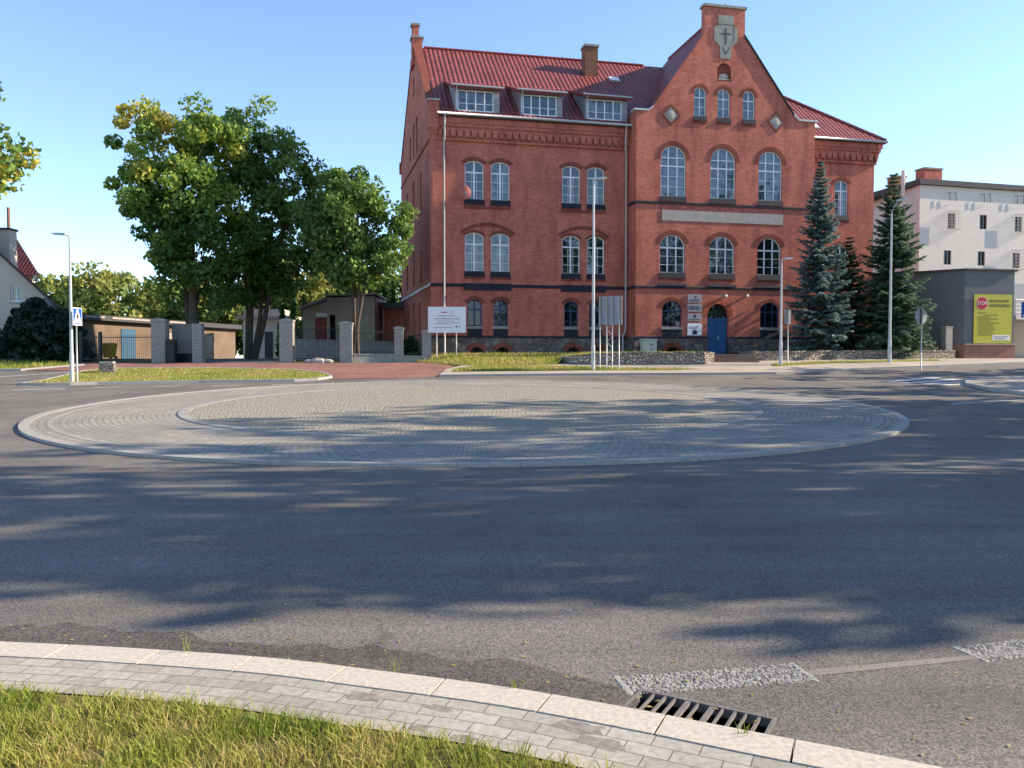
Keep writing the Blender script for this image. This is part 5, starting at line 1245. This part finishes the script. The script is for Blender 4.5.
# low white garden wall behind the iron fence
t = thing('garden_wall', 'low whitewashed garden wall behind the iron fence panels', 'wall', (-11, 50, 1.5))
mb = MB(); mb.hexa([(-14.2, 50.2, 1.3), (-7.2, 52.4, 1.3), (-7.2, 52.65, 1.3), (-14.2, 50.45, 1.3), (-14.2, 50.2, 2.75), (-7.2, 52.4, 2.6), (-7.2, 52.65, 2.6), (-14.2, 50.45, 2.75)]); mb.build('wall_face', M['concrete'], t, off=t.location)  # concrete grey, darker than whitewash, carries the shade over this wall
mb = MB(); mb.hexa([(-14.25, 50.15, 2.75), (-7.15, 52.35, 2.6), (-7.15, 52.7, 2.6), (-14.25, 50.5, 2.75), (-14.25, 50.15, 2.82), (-7.15, 52.35, 2.67), (-7.15, 52.7, 2.67), (-14.25, 50.5, 2.82)]); mb.build('coping', M['concrete'], t, off=t.location)
# beige outbuilding with dark red door
t = thing('beige_outbuilding', 'stained beige outbuilding with a dark red metal door and a stepped lean-to roof', 'outbuilding', (-13.3, 58, 1.5)); off = t.location
mb = MB(); mb.hexa([(-15.15, 58, 1.3), (-13.35, 58, 1.3), (-13.35, 63, 1.3), (-15.15, 63, 1.3), (-15.15, 58, 5.1), (-13.35, 58, 5.75), (-13.35, 63, 5.75), (-15.15, 63, 5.1)])
mb.hexa([(-13.35, 57.8, 1.3), (-9.9, 57.8, 1.3), (-9.9, 63, 1.3), (-13.35, 63, 1.3), (-13.35, 57.8, 5.95), (-9.9, 57.8, 6.05), (-9.9, 63, 6.05), (-13.35, 63, 5.95)]); mb.build('wall', M['beige'], t, off=off)
mb = MB(); mb.hexa([(-15.3, 57.75, 5.12), (-13.36, 57.75, 5.8), (-13.36, 63, 5.8), (-15.3, 63, 5.12), (-15.3, 57.75, 5.3), (-13.36, 57.75, 5.98), (-13.36, 63, 5.98), (-15.3, 63, 5.3)]); mb.hexa([(-13.5, 57.6, 6.06), (-9.8, 57.6, 6.16), (-9.8, 63, 6.16), (-13.5, 63, 6.06), (-13.5, 57.6, 6.16), (-9.8, 57.6, 6.26), (-9.8, 63, 6.26), (-13.5, 63, 6.16)]); mb.build('roof', M['concrete'], t, off=off)
mb = MB(); mb.box(-14.2, -13.4, 57.9, 57.99, 1.5, 4.5); mb.build('door', M['red_metal'], t, off=off)
mb = MB(); mb.box(-13.12, -12.75, 57.75, 57.79, 1.5, 4.7); mb.build('doorway', M['dark'], t, off=off)
mb = MB()
for k in range(4): mb.box(-14.15+k*.22, -13.98+k*.22, 57.93, 57.99, 4.6, 4.85)
mb.build('vent', M['white'], t, off=off)
for k in range(3):
    mb = MB(); mb.box(-11.6+k*.58, -11.38+k*.58, 57.75, 57.79, 4.75, 5.2); mb.build('window', M['cur_white'], t, off=off)
t = thing('brick_shed', 'small dark red brick shed with a dark flat overhanging roof beside the school wall', 'shed', (-9, 60, 1.5)); off = t.location
mb = MB(); mb.box(-9.75, -7.4, 60, 64, 1.3, 5.3); mb.build('wall', M['brick'], t, off=off)
mb = MB(); mb.box(-10.1, -7.2, 59.4, 64, 5.3, 5.72); mb.build('roof', M['dark_fascia'], t, off=off)
mb = MB(); mb.tube([(-9.6, 59.9, 5.4), (-9.6, 59.9, 1.4)], .06, 6); mb.build('downpipe', M['zinc'], t, off=off)
t = thing('white_shed', 'small white shed with a flat pale roof at the end of the driveway', 'shed', (-21, 70, 1.5)); off = t.location
mb = MB(); mb.box(-23.5, -20.0, 70, 74, 1.3, 5.0); mb.build('wall', M['white_render'], t, off=off)
mb = MB(); mb.box(-24, -18.9, 69.4, 74, 5.0, 5.25); mb.box(-23.5, -20.2, 70.3, 74, 5.25, 5.9); mb.build('roof', M['stone_pale'], t, off=off)
mb = MB(); mb.box(-21.6, -20.9, 69.94, 69.99, 1.5, 3.9); mb.build('door', M['dark_fascia'], t, off=off)
# stone block on the lawn edge
t = thing('stone_block', 'rough grey stone block standing on the lawn strip near the blue crossing sign', 'stone', (-19.4, 38.4, A(38.4)), .2)
mb = MB(); mb.box(-.33, .33, -.28, .28, -.1, .52); mb.build('block', stonewall('rough block', [(.2, .18, .16), (.3, .27, .24), (.12, .11, .11)], (.08, .07, .06), 7, .06), t, bevel=.05)
mb = MB(); mb.box(-.30, .28, -.25, .25, .525, .6); mb.build('top_slab', M['stone_pale'], t, bevel=.02)

# ================================================================== lamps and signs
def lamp(label, x, y, h, arm, base_r=.085, kind='led', z=None):
    zb = A(y)+.05 if z is None else z
    t = thing('street_lamp', label, 'street lamp', (x, y, zb), 0, 'street lamps round the junction')
    mb = MB(); mb.tube([(0, 0, -.2), (0, 0, 1.15)], base_r, 12); mb.tube([(0, 0, 1.15), (0, 0, 1.3), (0, 0, h)], [base_r, base_r*.8, base_r*.45], 12); mb.box(-base_r*.5, base_r*.5, -base_r-.01, -base_r*.6, .5, .9); mb.build('pole', M['lamp_grey'], t, smooth=False)
    mb = MB(); s = 1 if arm > 0 else -1; a = abs(arm)
    if kind == 'led':
        mb.tube([(0, 0, h-.05), (s*.05, 0, h+.05), (s*.16, 0, h+.08)], .035, 8)
        mb.build('arm', M['lamp_grey'], t)
        mb = MB(); mb.hexa([(s*.12, -.14, h+.04), (s*a, -.12, h+.10), (s*a, .12, h+.10), (s*.12, .14, h+.04), (s*.12, -.14, h+.14), (s*a, -.08, h+.16), (s*a, .08, h+.16), (s*.12, .14, h+.14)]); lu = mb.build('luminaire', M['lamp_grey'], t, bevel=.02)
        mb = MB(); mb.face([(s*.2, -.1, h+.045), (s*(a-.05), -.09, h+.09), (s*(a-.05), .09, h+.09), (s*.2, .1, h+.045)]); mb.build('lens', M['lightglass'], lu)
    else:
        mb.tube([(0, 0, h-.3), (s*.02, 0, h+.15), (s*.12, 0, h+.42), (s*.32, 0, h+.62), (s*a*.7, 0, h+.72)], .035, 8); mb.build('arm', M['lamp_grey'], t, smooth=True)
        mb = MB(); mb.hexa([(s*a*.62, -.1, h+.66), (s*(a+.35), -.13, h+.76), (s*(a+.35), .13, h+.76), (s*a*.62, .1, h+.66), (s*a*.62, -.08, h+.78), (s*(a+.35), -.06, h+.86), (s*(a+.35), .06, h+.86), (s*a*.62, .08, h+.78)]); mb.build('luminaire', M['lamp_grey'], t, bevel=.02)
    return t
lamp('pale street lamp on the lawn strip beside the blue crossing sign, head pointing left', -18.62, 33.85, 6.15, -.72)
lamp('tallest pale street lamp, standing before the brick facade left of the grey sign backs', 4.0, 39.45, 9.3, .62, .10)
lamp('short grey street lamp with a flat head in front of the left blue spruce', 13.96, 41.6, 5.45, .55)
lamp('tall street lamp with a curved hook arm in front of the right hand spruce', 20.3, 43.05, 7.95, .45, .095, 'hook')
# pedestrian crossing sign
zb = A(33.75)+.05
t = thing('crossing_sign', 'blue pedestrian crossing sign with a white triangle next to the lamp on the lawn strip', 'sign', (-18.28, 33.7, zb), R(84))
mb = MB(); mb.tube([(0, .04, -.1), (0, .04, 3.1)], .032, 8); mb.build('post', M['steel'], t, smooth=True)
mb = MB(); mb.box(-.30, .30, -.015, .005, 2.42, 3.16); pl = mb.build('plate', M['white'], t, bevel=.01)
mb = MB(); mb.box(-.275, .275, -.019, -.0155, 2.45, 3.13); bf = mb.build('blue_field', M['bluesign'], pl)
mb = MB(); mb.prism([(-.25, 2.5), (.25, 2.5), (.03, 3.1), (-.03, 3.1)], 'y', -.024, -.0195); mb.build('triangle', M['white'], bf)
mb = MB(); v0, v1 = -.028, -.0245
mb.sphere((.0, -.026, 2.93), .035, 8, 6, (1, .1, 1)); mb.prism([(-.04, 2.72), (.04, 2.72), (.045, 2.89), (-.04, 2.89)], 'y', v0, v1); mb.prism([(.0, 2.73), (.04, 2.73), (.12, 2.56), (.08, 2.55)], 'y', v0, v1); mb.prism([(-.04, 2.73), (.0, 2.73), (-.06, 2.55), (-.11, 2.56)], 'y', v0, v1); mb.prism([(.04, 2.86), (.1, 2.74), (.075, 2.73), (.03, 2.80)], 'y', v0, v1); mb.prism([(-.04, 2.86), (-.11, 2.76), (-.085, 2.74), (-.03, 2.80)], 'y', v0, v1)
for k in range(5): mb.box(-.16+k*.07, -.12+k*.07, v0, v1, 2.505, 2.525)
mb.build('walking_figure', M['black'], bf)
# large direction board seen from behind, on lattice posts
t = thing('direction_board', 'large grey direction board seen from behind on four thin posts beside the tallest lamp', 'sign', (4.9, 39.9, A(39.9)+.08), R(-30))
mb = MB(); mb.box(-.62, .62, -.03, 0, 2.2, 3.62); bdp = mb.build('plate', M['alu_back'], t)
mb = MB()
for z in (2.3, 2.9, 3.45): mb.box(-.61, .61, 0, .04, z, z+.08)
mb.build('stiffener', M['steel'], t)
for x, top in ((-.52, 3.6), (-.16, 2.4), (.14, 2.4), (.5, 3.6)):
    mb = MB(); mb.tube([(x, -.09, -.1), (x, -.09, 3.6)], .03, 8); mb.build('post', M['steel'], t, smooth=True)
mb = MB()
for x0 in (-.16,):
    n = 7
    for k in range(n): mb.tube([(x0+(.32 if k % 2 else 0), -.09, .1+k*.31), (x0+(0 if k % 2 else .32), -.09, .1+(k+1)*.31)], .012, 5)
mb.build('lattice', M['steel'], t)
# white information board
t = thing('information_board', 'white project information board with small print on two thin legs before the left brick corner', 'sign', (-3.65, 45.0, A(45.0)+.1), .06)
mb = MB(); mb.box(-1.06, 1.06, -.03, 0, 1.55, 3.0); pl = mb.build('panel', M['white'], t, bevel=.008)
for x in (-.58, .52):
    mb = MB(); mb.tube([(x, .04, -.2), (x, .04, 2.9)], .03, 8); mb.build('leg', M['steel'], t, smooth=True)
mb = MB(); mb.box(-.32, .02, -.035, -.031, 2.66, 2.715); mb.build('flag_mark', M['redsign'], pl)
mb = MB(); v = -.032
glyphs(mb, -.5, .5, 2.47, .045, v, 22); glyphs(mb, -.7, .72, 2.30, .055, v, 30); glyphs(mb, -.5, .4, 2.18, .04, v, 22); glyphs(mb, -.7, .1, 2.05, .04, v, 20); glyphs(mb, .2, .7, 2.08, .04, v, 12); glyphs(mb, -.78, .3, 1.83, .035, v, 30)
for a, b, c, d in ((.17, .35, 2.62, 2.63), (.17, .35, 2.76, 2.77), (.17, .18, 2.62, 2.77), (.34, .35, 2.62, 2.77)): mb.box(a, b, v-.003, v, c, d)
mb.box(.48, .58, v-.003, v, 1.84, 1.93); mb.box(.68, .74, v-.003, v, 1.85, 1.90); mb.build('lettering', M['print_blue'], pl)
# signs seen from behind on the right
t = thing('traffic_sign', 'small grey rectangular sign seen from behind on a thin post beside the short lamp', 'sign', (14.5, 42.1, A(42.1)+.05), R(20))
mb = MB(); mb.tube([(0, 0, -.1), (0, 0, 2.9)], .03, 8); mb.build('post', M['steel'], t, smooth=True)
mb = MB(); mb.box(-.2, .2, .03, .05, 2.15, 2.88); mb.build('plate', M['alu_back'], t)
t = thing('traffic_sign', 'round grey traffic sign seen from behind on a thin post near the zebra crossing', 'sign', (20.6, 40.3, A(40.3)+.08), R(25))
mb = MB(); mb.tube([(0, 0, -.1), (0, 0, 3.05)], .03, 8); mb.build('post', M['steel'], t, smooth=True)
mb = MB(); mb.tube([(0, .035, 2.6), (0, .06, 2.6)], .42, 24); mb.build('plate', M['alu_back'], t)
mb = MB(); mb.box(-.05, .05, -.005, .036, 2.2, 3.0); mb.build('clamp', M['black'], t)

# ================================================================== trees
def leaves(centers, radii, n, size, flat=.8, updir=.35):
    """n leaf quads round each centre"""
    C = np.repeat(centers, n, 0); Rr = np.repeat(radii, n, 0); m = len(C)
    d = rng.normal(0, 1, (m, 3)); d /= np.linalg.norm(d, axis=1)[:, None]
    r = rng.uniform(.25, 1, m)**.6
    P = C+d*r[:, None]*Rr*np.array([1, 1, flat])
    a = rng.normal(0, 1, (m, 3)); a[:, 2] -= .3; a /= np.linalg.norm(a, axis=1)[:, None]
    nb = rng.normal(0, 1, (m, 3))+d*.5; nb[:, 2] += updir*2
    b = np.cross(a, nb); b /= np.linalg.norm(b, axis=1)[:, None]+1e-9
    s = size*rng.uniform(.6, 1.25, m)[:, None]
    V = np.stack([P-a*s, P+b*s*.62-a*s*.1, P+a*s, P-b*s*.62-a*s*.1], 1).reshape(-1, 3)
    F = np.arange(m*4).reshape(-1, 4)
    return V, F, P
def tree(name, label, cat, base, blobs, ncl, nl, size, mat, stems, rad, group=None, clr=.9, tintf=None, tb=.35, tv=.25, inner=.25):
    """blobs: crown ellipsoids (x,y,z,rx,ry,rz) absolute; stems: list of (lean target) points"""
    t = thing(name, label, cat, base, 0, group)
    vol = np.array([b[3]*b[4]*b[5] for b in blobs])**.75; idx = rng.choice(len(blobs), ncl, p=vol/vol.sum())
    Bm = np.array(blobs)[idx]; d = rng.normal(0, 1, (ncl, 3)); d /= np.linalg.norm(d, axis=1)[:, None]
    r = rng.uniform(inner, 1, ncl)**.55
    cen = Bm[:, :3]+d*r[:, None]*Bm[:, 3:]
    rr = clr*rng.uniform(.55, 1.25, (ncl, 1))
    V, F, P = leaves(cen, rr, nl, size)
    ct = np.repeat(rng.normal(0, tv*.5, ncl), nl)
    tn = tb+ct+rng.normal(0, tv*.35, len(P))
    if tintf is not None: tn = tn+tintf(P)
    np_mesh('crown', V, F, mat, t, tn, base)
    mb = MB(); zlo = min(b[2]-b[5] for b in blobs)
    tips = []
    for (sx, sy, sz), r0 in zip(stems, rad):
        b0 = Vector(base)+Vector((random.uniform(-.3, .3)*(len(stems) > 1), random.uniform(-.3, .3)*(len(stems) > 1), -.2)); e = Vector((sx, sy, sz))
        pts = []; n = 8
        for k in range(n+1):
            f = k/n; p = b0.lerp(e, f); p += Vector((math.sin(f*5+r0*40)*.18, math.cos(f*4+r0*30)*.18, 0))*f*(1-f)*3; pts.append(p)
        mb.tube(pts, [r0*(1.25 if k == 0 else 1-.72*k/n) for k in range(n+1)], 9); tips.append((pts, r0))
    for c in cen[::max(1, ncl//34)]:
        pts, r0 = min(tips, key=lambda q: (q[0][-1]-Vector(c)).length); f = random.uniform(.38, .95); k = min(len(pts)-2, int(f*(len(pts)-1))); s_ = pts[k]
        e = Vector(c); m_ = s_.lerp(e, .5)+Vector((0, 0, -.25)); mb.tube([s_, m_, e], [r0*.32*(1.1-f*.6), r0*.2*(1.1-f*.6), .02], 6, False)
    mb.build('trunk', M['bark'], t, off=base, smooth=True)
    return t
def e_(px, py, Y, rx, ry, rz): x, y, z = at(px, py, Y); return (x, y, z, rx, ry, rz)
Y = 49.5
tree('maple_tree', 'tall maple with sunlit yellow top standing left behind the gate pillars', 'tree', (-19.75, Y, 1.5), [e_(155, 150, Y, 2.4, 2.6, 2.9), e_(200, 145, Y, 2.4, 2.6, 2.4), e_(180, 205, Y, 3.6, 3.4, 3.0), e_(205, 240, Y, 3.0, 3, 2.8), e_(195, 278, Y, 2.6, 2.4, 1.6), e_(142, 188, Y, 1.9, 2.2, 1.7), e_(172, 248, Y, 2.0, 2.2, 1.6)], 180, 140, .165, M['leaf_maple'], [(-19.6, Y, 12), (-20.5, Y, 13.5)], [.36, .2], None, .85, lambda P: np.clip((P[:, 2]-10.5)*.06, -.1, .36)+np.where(P[:, 0] < -20, .05, 0), .32, .32)  # tint painted yellower toward the sunlit top and left of the crown
Y = 53
tree('multi_stem_tree', 'dark dense multi stemmed tree with four trunks beside the driveway', 'tree', (-17.2, Y, 1.5), [e_(250, 140, Y, 2.6, 3, 2.6), e_(285, 175, Y, 3.2, 3, 2.8), e_(240, 215, Y, 3.6, 3.4, 3.2), e_(290, 240, Y, 3.4, 3.2, 2.4), e_(250, 280, Y, 3.2, 3, 1.4), e_(225, 160, Y, 2.4, 2.4, 2.4), e_(315, 205, Y, 1.9, 2, 2.4), e_(320, 250, Y, 1.6, 2, 1.8), e_(265, 265, Y, 3.6, 3, 1.8), e_(235, 288, Y, 2.6, 2.4, 1.2)], 205, 145, .165, M['leaf_green'], [at(240, 190, Y), at(258, 150, Y), at(275, 200, Y), at(296, 190, Y)], [.16, .20, .18, .20], None, .85, lambda P: np.where(P[:, 0] > -14.5, .12, 0)+np.clip((P[:, 2]-14)*.06, 0, .3), .28, .28)  # tint painted lighter on crown top and right, where the sun strikes
Y = 46.0
tree('young_maple', 'bright green young maple with slim forked trunks close to the brick side wall', 'tree', (-8.95, Y, 1.45), [e_(350, 205, Y, 2.3, 2.4, 2.1), e_(375, 225, Y, 2.0, 2.2, 2.2), e_(335, 240, Y, 1.9, 2, 1.8), e_(392, 235, Y, 1.4, 1.6, 1.5), e_(352, 266, Y, 2.5, 2, 1.3), e_(318, 226, Y, 1.3, 1.5, 1.9), e_(352, 190, Y, 1.5, 1.5, 1.2), e_(390, 255, Y, 1.3, 1.4, 1.2)], 140, 125, .15, M['leaf_green'], [at(345, 200, Y), at(370, 205, Y), at(356, 190, Y)], [.14, .13, .12], None, .75, lambda P: np.clip((P[:, 0]+9.0)*.08, -.1, .25), .42, .28)  # sun side put into the leaf tint, lighter toward the right
# vegetation behind
Y = 92
bgs = [('low round yellowish tree beyond the garages, right of the lamp pole', (118, 300), 6.4, 3.3, .62, 'leaf_bg'), ('olive green tree beyond the garages, between the cream house and the lamp pole', (78, 302), 5.0, 3.4, .45, 'leaf_bg'), ('mid green tree showing behind the maple trunk above the garage end', (178, 306), 5.5, 3.0, .25, 'leaf_bg'), ('sunlit green bush tree behind the multi stemmed tree left of its trunks', (222, 312), 5.2, 3.2, .5, 'leaf_bg'), ('pale yellow green tree glowing behind the driveway end', (300, 285), 5.6, 4.8, .8, 'leaf_bg'), ('pale green tree behind the beige outbuilding', (345, 290), 4.6, 3.6, .6, 'leaf_bg'), ('grey green tree right behind the brick shed', (402, 295), 5.2, 2.5, .3, 'leaf_bg'), ('hazy green tree far behind the white shed', (262, 300), 5.0, 4.2, .45, 'leaf_bg')]
for k, (lab, (px, py), r, rz, tb, m_) in enumerate(bgs):
    Yk = Y+(k % 3)*5; c = at(px, py, Yk); zc = c[2]
    tree('background_tree', lab, 'tree', (c[0], Yk, 1.5), [(c[0], Yk, zc, r, r*.8, rz), (c[0]-r*.35, Yk, zc+rz*.3, r*.6, r*.6, rz*.8), (c[0]+r*.4, Yk-1, zc-rz*.3, r*.65, r*.6, rz*.8), (c[0], Yk, (zc+1.5)/2, r*.95, r*.7, (zc-1.5)/2)], 120, 46, .34, M[m_], [(c[0], Yk, zc)], [.25], 'trees beyond the yard', 1.25, lambda P: np.clip((P[:, 2]-zc)*.04, -.12, .12), tb, .3)  # crown tint lightened upward, imitating light on the tops
def thuja(label, x, y, h, r, tb, group):
    t = thing('thuja', label, 'hedge tree', (x, y, 1.5), 0, group); n = 26
    zz = np.linspace(.2, h, n); cen = np.stack([x+rng.normal(0, .06, n), y+rng.normal(0, .06, n), 1.5+zz], 1); rr = (r*np.clip((h-zz)/h, .06, 1)**.6)[:, None]
    V, F, P = leaves(cen, rr, 42, .16, 1.2); np_mesh('crown', V, F, M['leaf_thuja'], t, tb+rng.normal(0, .16, len(P)), (x, y, 1.5))
    mb = MB(); mb.tube([(0, 0, -.1), (0, 0, h*.8)], [.09, .02], 6); mb.build('trunk', M['bark'], t)
for k in range(13): thuja('slim pointed thuja in the row behind the beige outbuilding', -19.5+k*.95, 68+.3*(k % 2), 4.6+.9*math.sin(k*1.7)+.5*(k % 3), .62, .35+.12*(k % 2), 'thuja row behind the beige outbuilding')
for k in range(5): thuja('slim pointed thuja in the short row behind the brick shed', -11.2+k*.85, 70, 6.2+.5*(k % 2), .6, .5, 'thuja row behind the brick shed')
# dark conifer bushes in front of the cream house
def bush(label, x, y, z, r, h, tb, mat='needle_dark', n=70, nl=110):
    t = thing('conifer_bush', label, 'bush', (x, y, z), 0, None)
    cen = []; rr = []
    for k in range(n):
        f = random.random(); an = random.uniform(0, 2*PI); q = r*(1-f)**.5*math.sqrt(random.uniform(.1, 1))
        cen.append((x+q*math.cos(an), y+q*math.sin(an)*.8, z+.15+f*h)); rr.append(.2*r*(1.2-f*.7)+.1)
    V, F, P = leaves(np.array(cen), np.array(rr)[:, None], nl, .15, .7); np_mesh('crown', V, F, M[mat], t, tb+rng.normal(0, .2, len(P)), (x, y, z))
    mb = MB(); mb.tube([(0, 0, -.1), (0, 0, h*.7)], [.1, .02], 6); mb.build('trunk', M['bark'], t)
bush('tall dark conifer bush under the window of the cream house', -27.5, 46.2, 1.4, 2.2, 3.3, .2, n=110)
bush('spreading dark conifer bush at the left picture edge before the cream house', -31.0, 46.0, 1.4, 2.0, 3.0, .15, n=90)
bush('rounded dark conifer bush between the cream house and the street lamp', -25.9, 46.0, 1.4, 1.7, 2.7, .25, n=80)
bush('low dark shrub behind the slim fence pillars beside the brick side wall', -6.0, 47.2, 1.5, .75, 1.1, .2, 'leaf_dark', 26, 60)
# blue spruces
def spruce(label, x, y, z, h, r, mat, tb, seed, skirt=.25):
    rs = np.random.default_rng(seed); t = thing('spruce', label, 'tree', (x, y, z)); V = []; T = []
    mb = MB(); mb.tube([(0, 0, -.2), (0, 0, h*.5), (0, 0, h)], [.02*h, .012*h, .008], 8); mb.build('trunk', M['bark'], t)
    zc = skirt
    while zc < h-.12:
        f = zc/h; L0 = r*(1-f)**.85*(1 if f > .12 else .75+2*f)+.05
        nb = int(rs.integers(8, 12)) if f < .85 else 6; ph = rs.uniform(0, 2*PI)
        for k in range(nb):
            L = L0*rs.uniform(.5, 1.18); an = ph+2*PI*k/nb+rs.normal(0, .16); rise = .55*f-.30+rs.normal(0, .07)
            ns = max(6, int(L*17)); s = np.linspace(.12, 1, ns)
            bx = np.cos(an)*s*L; by_ = np.sin(an)*s*L; bz = zc+rise*s*L+.16*L*s**2.2
            tw = .42*L*(1-s)**.65*(.35+.65*np.minimum(1, s*3))+.08
            for side in (-1, 1, 0):
                aa = an+side*rs.uniform(.55, 1.15, ns); ln = (tw if side else tw*.55+.07)*rs.uniform(.7, 1.25, ns)
                p = np.stack([bx, by_, bz], 1); d = np.stack([np.cos(aa)*ln, np.sin(aa)*ln, -ln*rs.uniform(.05, .5, ns)], 1)
                w = np.stack([-np.sin(aa), np.cos(aa), rs.uniform(-.7, .7, ns)], 1)*(.045+.02*rs.uniform(0, 1, ns))[:, None]
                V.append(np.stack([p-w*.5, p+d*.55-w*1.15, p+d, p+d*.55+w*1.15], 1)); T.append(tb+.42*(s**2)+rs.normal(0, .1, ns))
        zc += (.19+.17*(1-f))*rs.uniform(.8, 1.2)
    V = np.concatenate(V).reshape(-1, 3); F = np.arange(len(V)).reshape(-1, 4)
    np_mesh('crown', V, F, mat, t, np.concatenate(T), (0, 0, 0)); return t
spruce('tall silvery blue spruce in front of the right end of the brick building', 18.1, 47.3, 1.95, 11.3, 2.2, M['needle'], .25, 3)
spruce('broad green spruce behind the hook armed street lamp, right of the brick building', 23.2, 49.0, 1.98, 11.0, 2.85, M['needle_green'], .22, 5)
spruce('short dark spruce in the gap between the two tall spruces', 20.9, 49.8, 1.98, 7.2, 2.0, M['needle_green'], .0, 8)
bush('low green shrub at the foot of the broad spruce', 21.6, 48.0, 1.97, .8, .9, .3, 'needle_green', 22, 50)
# tree reaching in at the left edge
tree('lime_tree', 'tree at the left picture edge of which only branch tips with yellowing leaves show', 'tree', (-19.4, 23.5, .2), [(-17.3, 23.5, 8.0, 2.8, 3.0, 1.6), (-18.6, 24, 7.2, 2.6, 2.0, 1.3), (-17.9, 24, 9.5, 2.0, 2, .9)], 170, 90, .12, M['leaf_maple'], [(-19.2, 23.5, 8.5)], [.25], None, .75, None, .5, .4)
# the street trees to the right whose shade lies across the junction (outside the frame)
ST = [(20.6, 12.8, 18.2, 4.3), (25.5, 19.6, 18.7, 4.3), (29.5, 25.1, 17.2, 4.3), (34, 31.6, 13.7, 4.0), (38, 38.6, 12.7, 4.2), (31.5, 17.2, 20.7, 4.3), (38, 24.1, 20.2, 4.4), (41, 18.6, 22.2, 4.5), (50, 24.6, 23.2, 4.8), (49, 16.1, 24.2, 3.6), (23.6, 10.4, 17.5, 3.3), (29.5, 10.9, 20.5, 3.0), (19.5, 8.6, 10.5, 2.0)]
BT = [(37, -9, 15, 4.8), (45, -5, 15.5, 5), (53, 1, 15, 5), (61, 7, 15, 5), (30, -17, 14, 4.5)]
for k, (x, y, h, r) in enumerate(ST+BT):
    zc = 3.6+(h-3.6)/2
    tree('street_tree', 'leafy street tree standing right of the junction and shading the road' if k < len(ST) else 'leafy street tree standing on the viewer\'s side of the junction', 'tree', (x, y, A(y)), [(x, y, zc, r, r, (h-3.6)/2), (x-r*.3, y+r*.3, zc+2, r*.8, r*.8, 3.2), (x+r*.2, y-r*.2, zc-2, r*.9, r*.9, 2.6)], 66, 27, .27, M['leaf_green'], [(x, y, zc+1)], [.3], 'street trees shading the junction' if k < len(ST) else 'street trees on the near side', .95, None, .3, .3, .15)

# small litter of leaves along the kerb and on the lawn
n = 130; x = rng.uniform(-3.5, 3, n); y = np.interp(x, np.array(near)[:, 0], np.array(near)[:, 1])+rng.gamma(1.2, .35, n)
V = []
for a, b in zip(x, y):
    an = rng.uniform(0, 2*PI); s_ = rng.uniform(.008, .02); z = -.076
    V += [(a+s_*math.cos(an), b+s_*math.sin(an), z), (a-s_*.5*math.sin(an), b+s_*.5*math.cos(an), z+.006), (a-s_*math.cos(an), b-s_*math.sin(an), z+.002), (a+s_*.5*math.sin(an), b-s_*.5*math.cos(an), z+.004)]
o = np_mesh('leaf_litter', np.array(V), np.arange(4*n).reshape(-1, 4), M['grass'], tint=rng.uniform(.5, 1, n)); o['kind'] = 'stuff'

# ================================================================== light and camera
EL, AZ_ = R(27), R(83.5)          # azimuth clockwise from +Y
w = bpy.data.worlds.new('World'); S.world = w; w.use_nodes = True; t = w.node_tree; t.nodes.clear()
sky = t.nodes.new('ShaderNodeTexSky'); sky.sky_type = 'NISHITA'; sky.sun_disc = False; sky.sun_elevation = EL; sky.sun_rotation = AZ_
sky.altitude = 1800; sky.air_density = 1.0; sky.dust_density = .1; sky.ozone_density = 2.2
bg = N(t, 'ShaderNodeBackground', {'Color': sky.outputs[0], 'Strength': .135}); ow = t.nodes.new('ShaderNodeOutputWorld'); t.links.new(bg.outputs[0], ow.inputs[0])
sl = bpy.data.lights.new('sun', 'SUN'); sl.energy = 4.3; sl.angle = R(.53); sl.color = (1, .84, .64)
so_ = bpy.data.objects.new('sun', sl); COL.objects.link(so_)
sd = Vector((math.sin(AZ_)*math.cos(EL), math.cos(AZ_)*math.cos(EL), math.sin(EL)))
so_.rotation_euler = sd.to_track_quat('Z', 'Y').to_euler(); so_.location = (30, -20, 40)
cam = bpy.data.cameras.new('camera'); cam.sensor_width = 36; cam.lens = 800/1024*36; cam.clip_start = .05; cam.clip_end = 5000
co = bpy.data.objects.new('camera', cam); COL.objects.link(co); co.location = (0, 0, 1.6); co.rotation_euler = (PI/2-_P, 0, 0); S.camera = co
S.view_settings.view_transform = 'Standard'; S.view_settings.look = 'None'; S.view_settings.exposure = 1.3; S.view_settings.gamma = 1
S.cycles.use_denoising = True; S.cycles.max_bounces = 8; S.cycles.transparent_max_bounces = 12
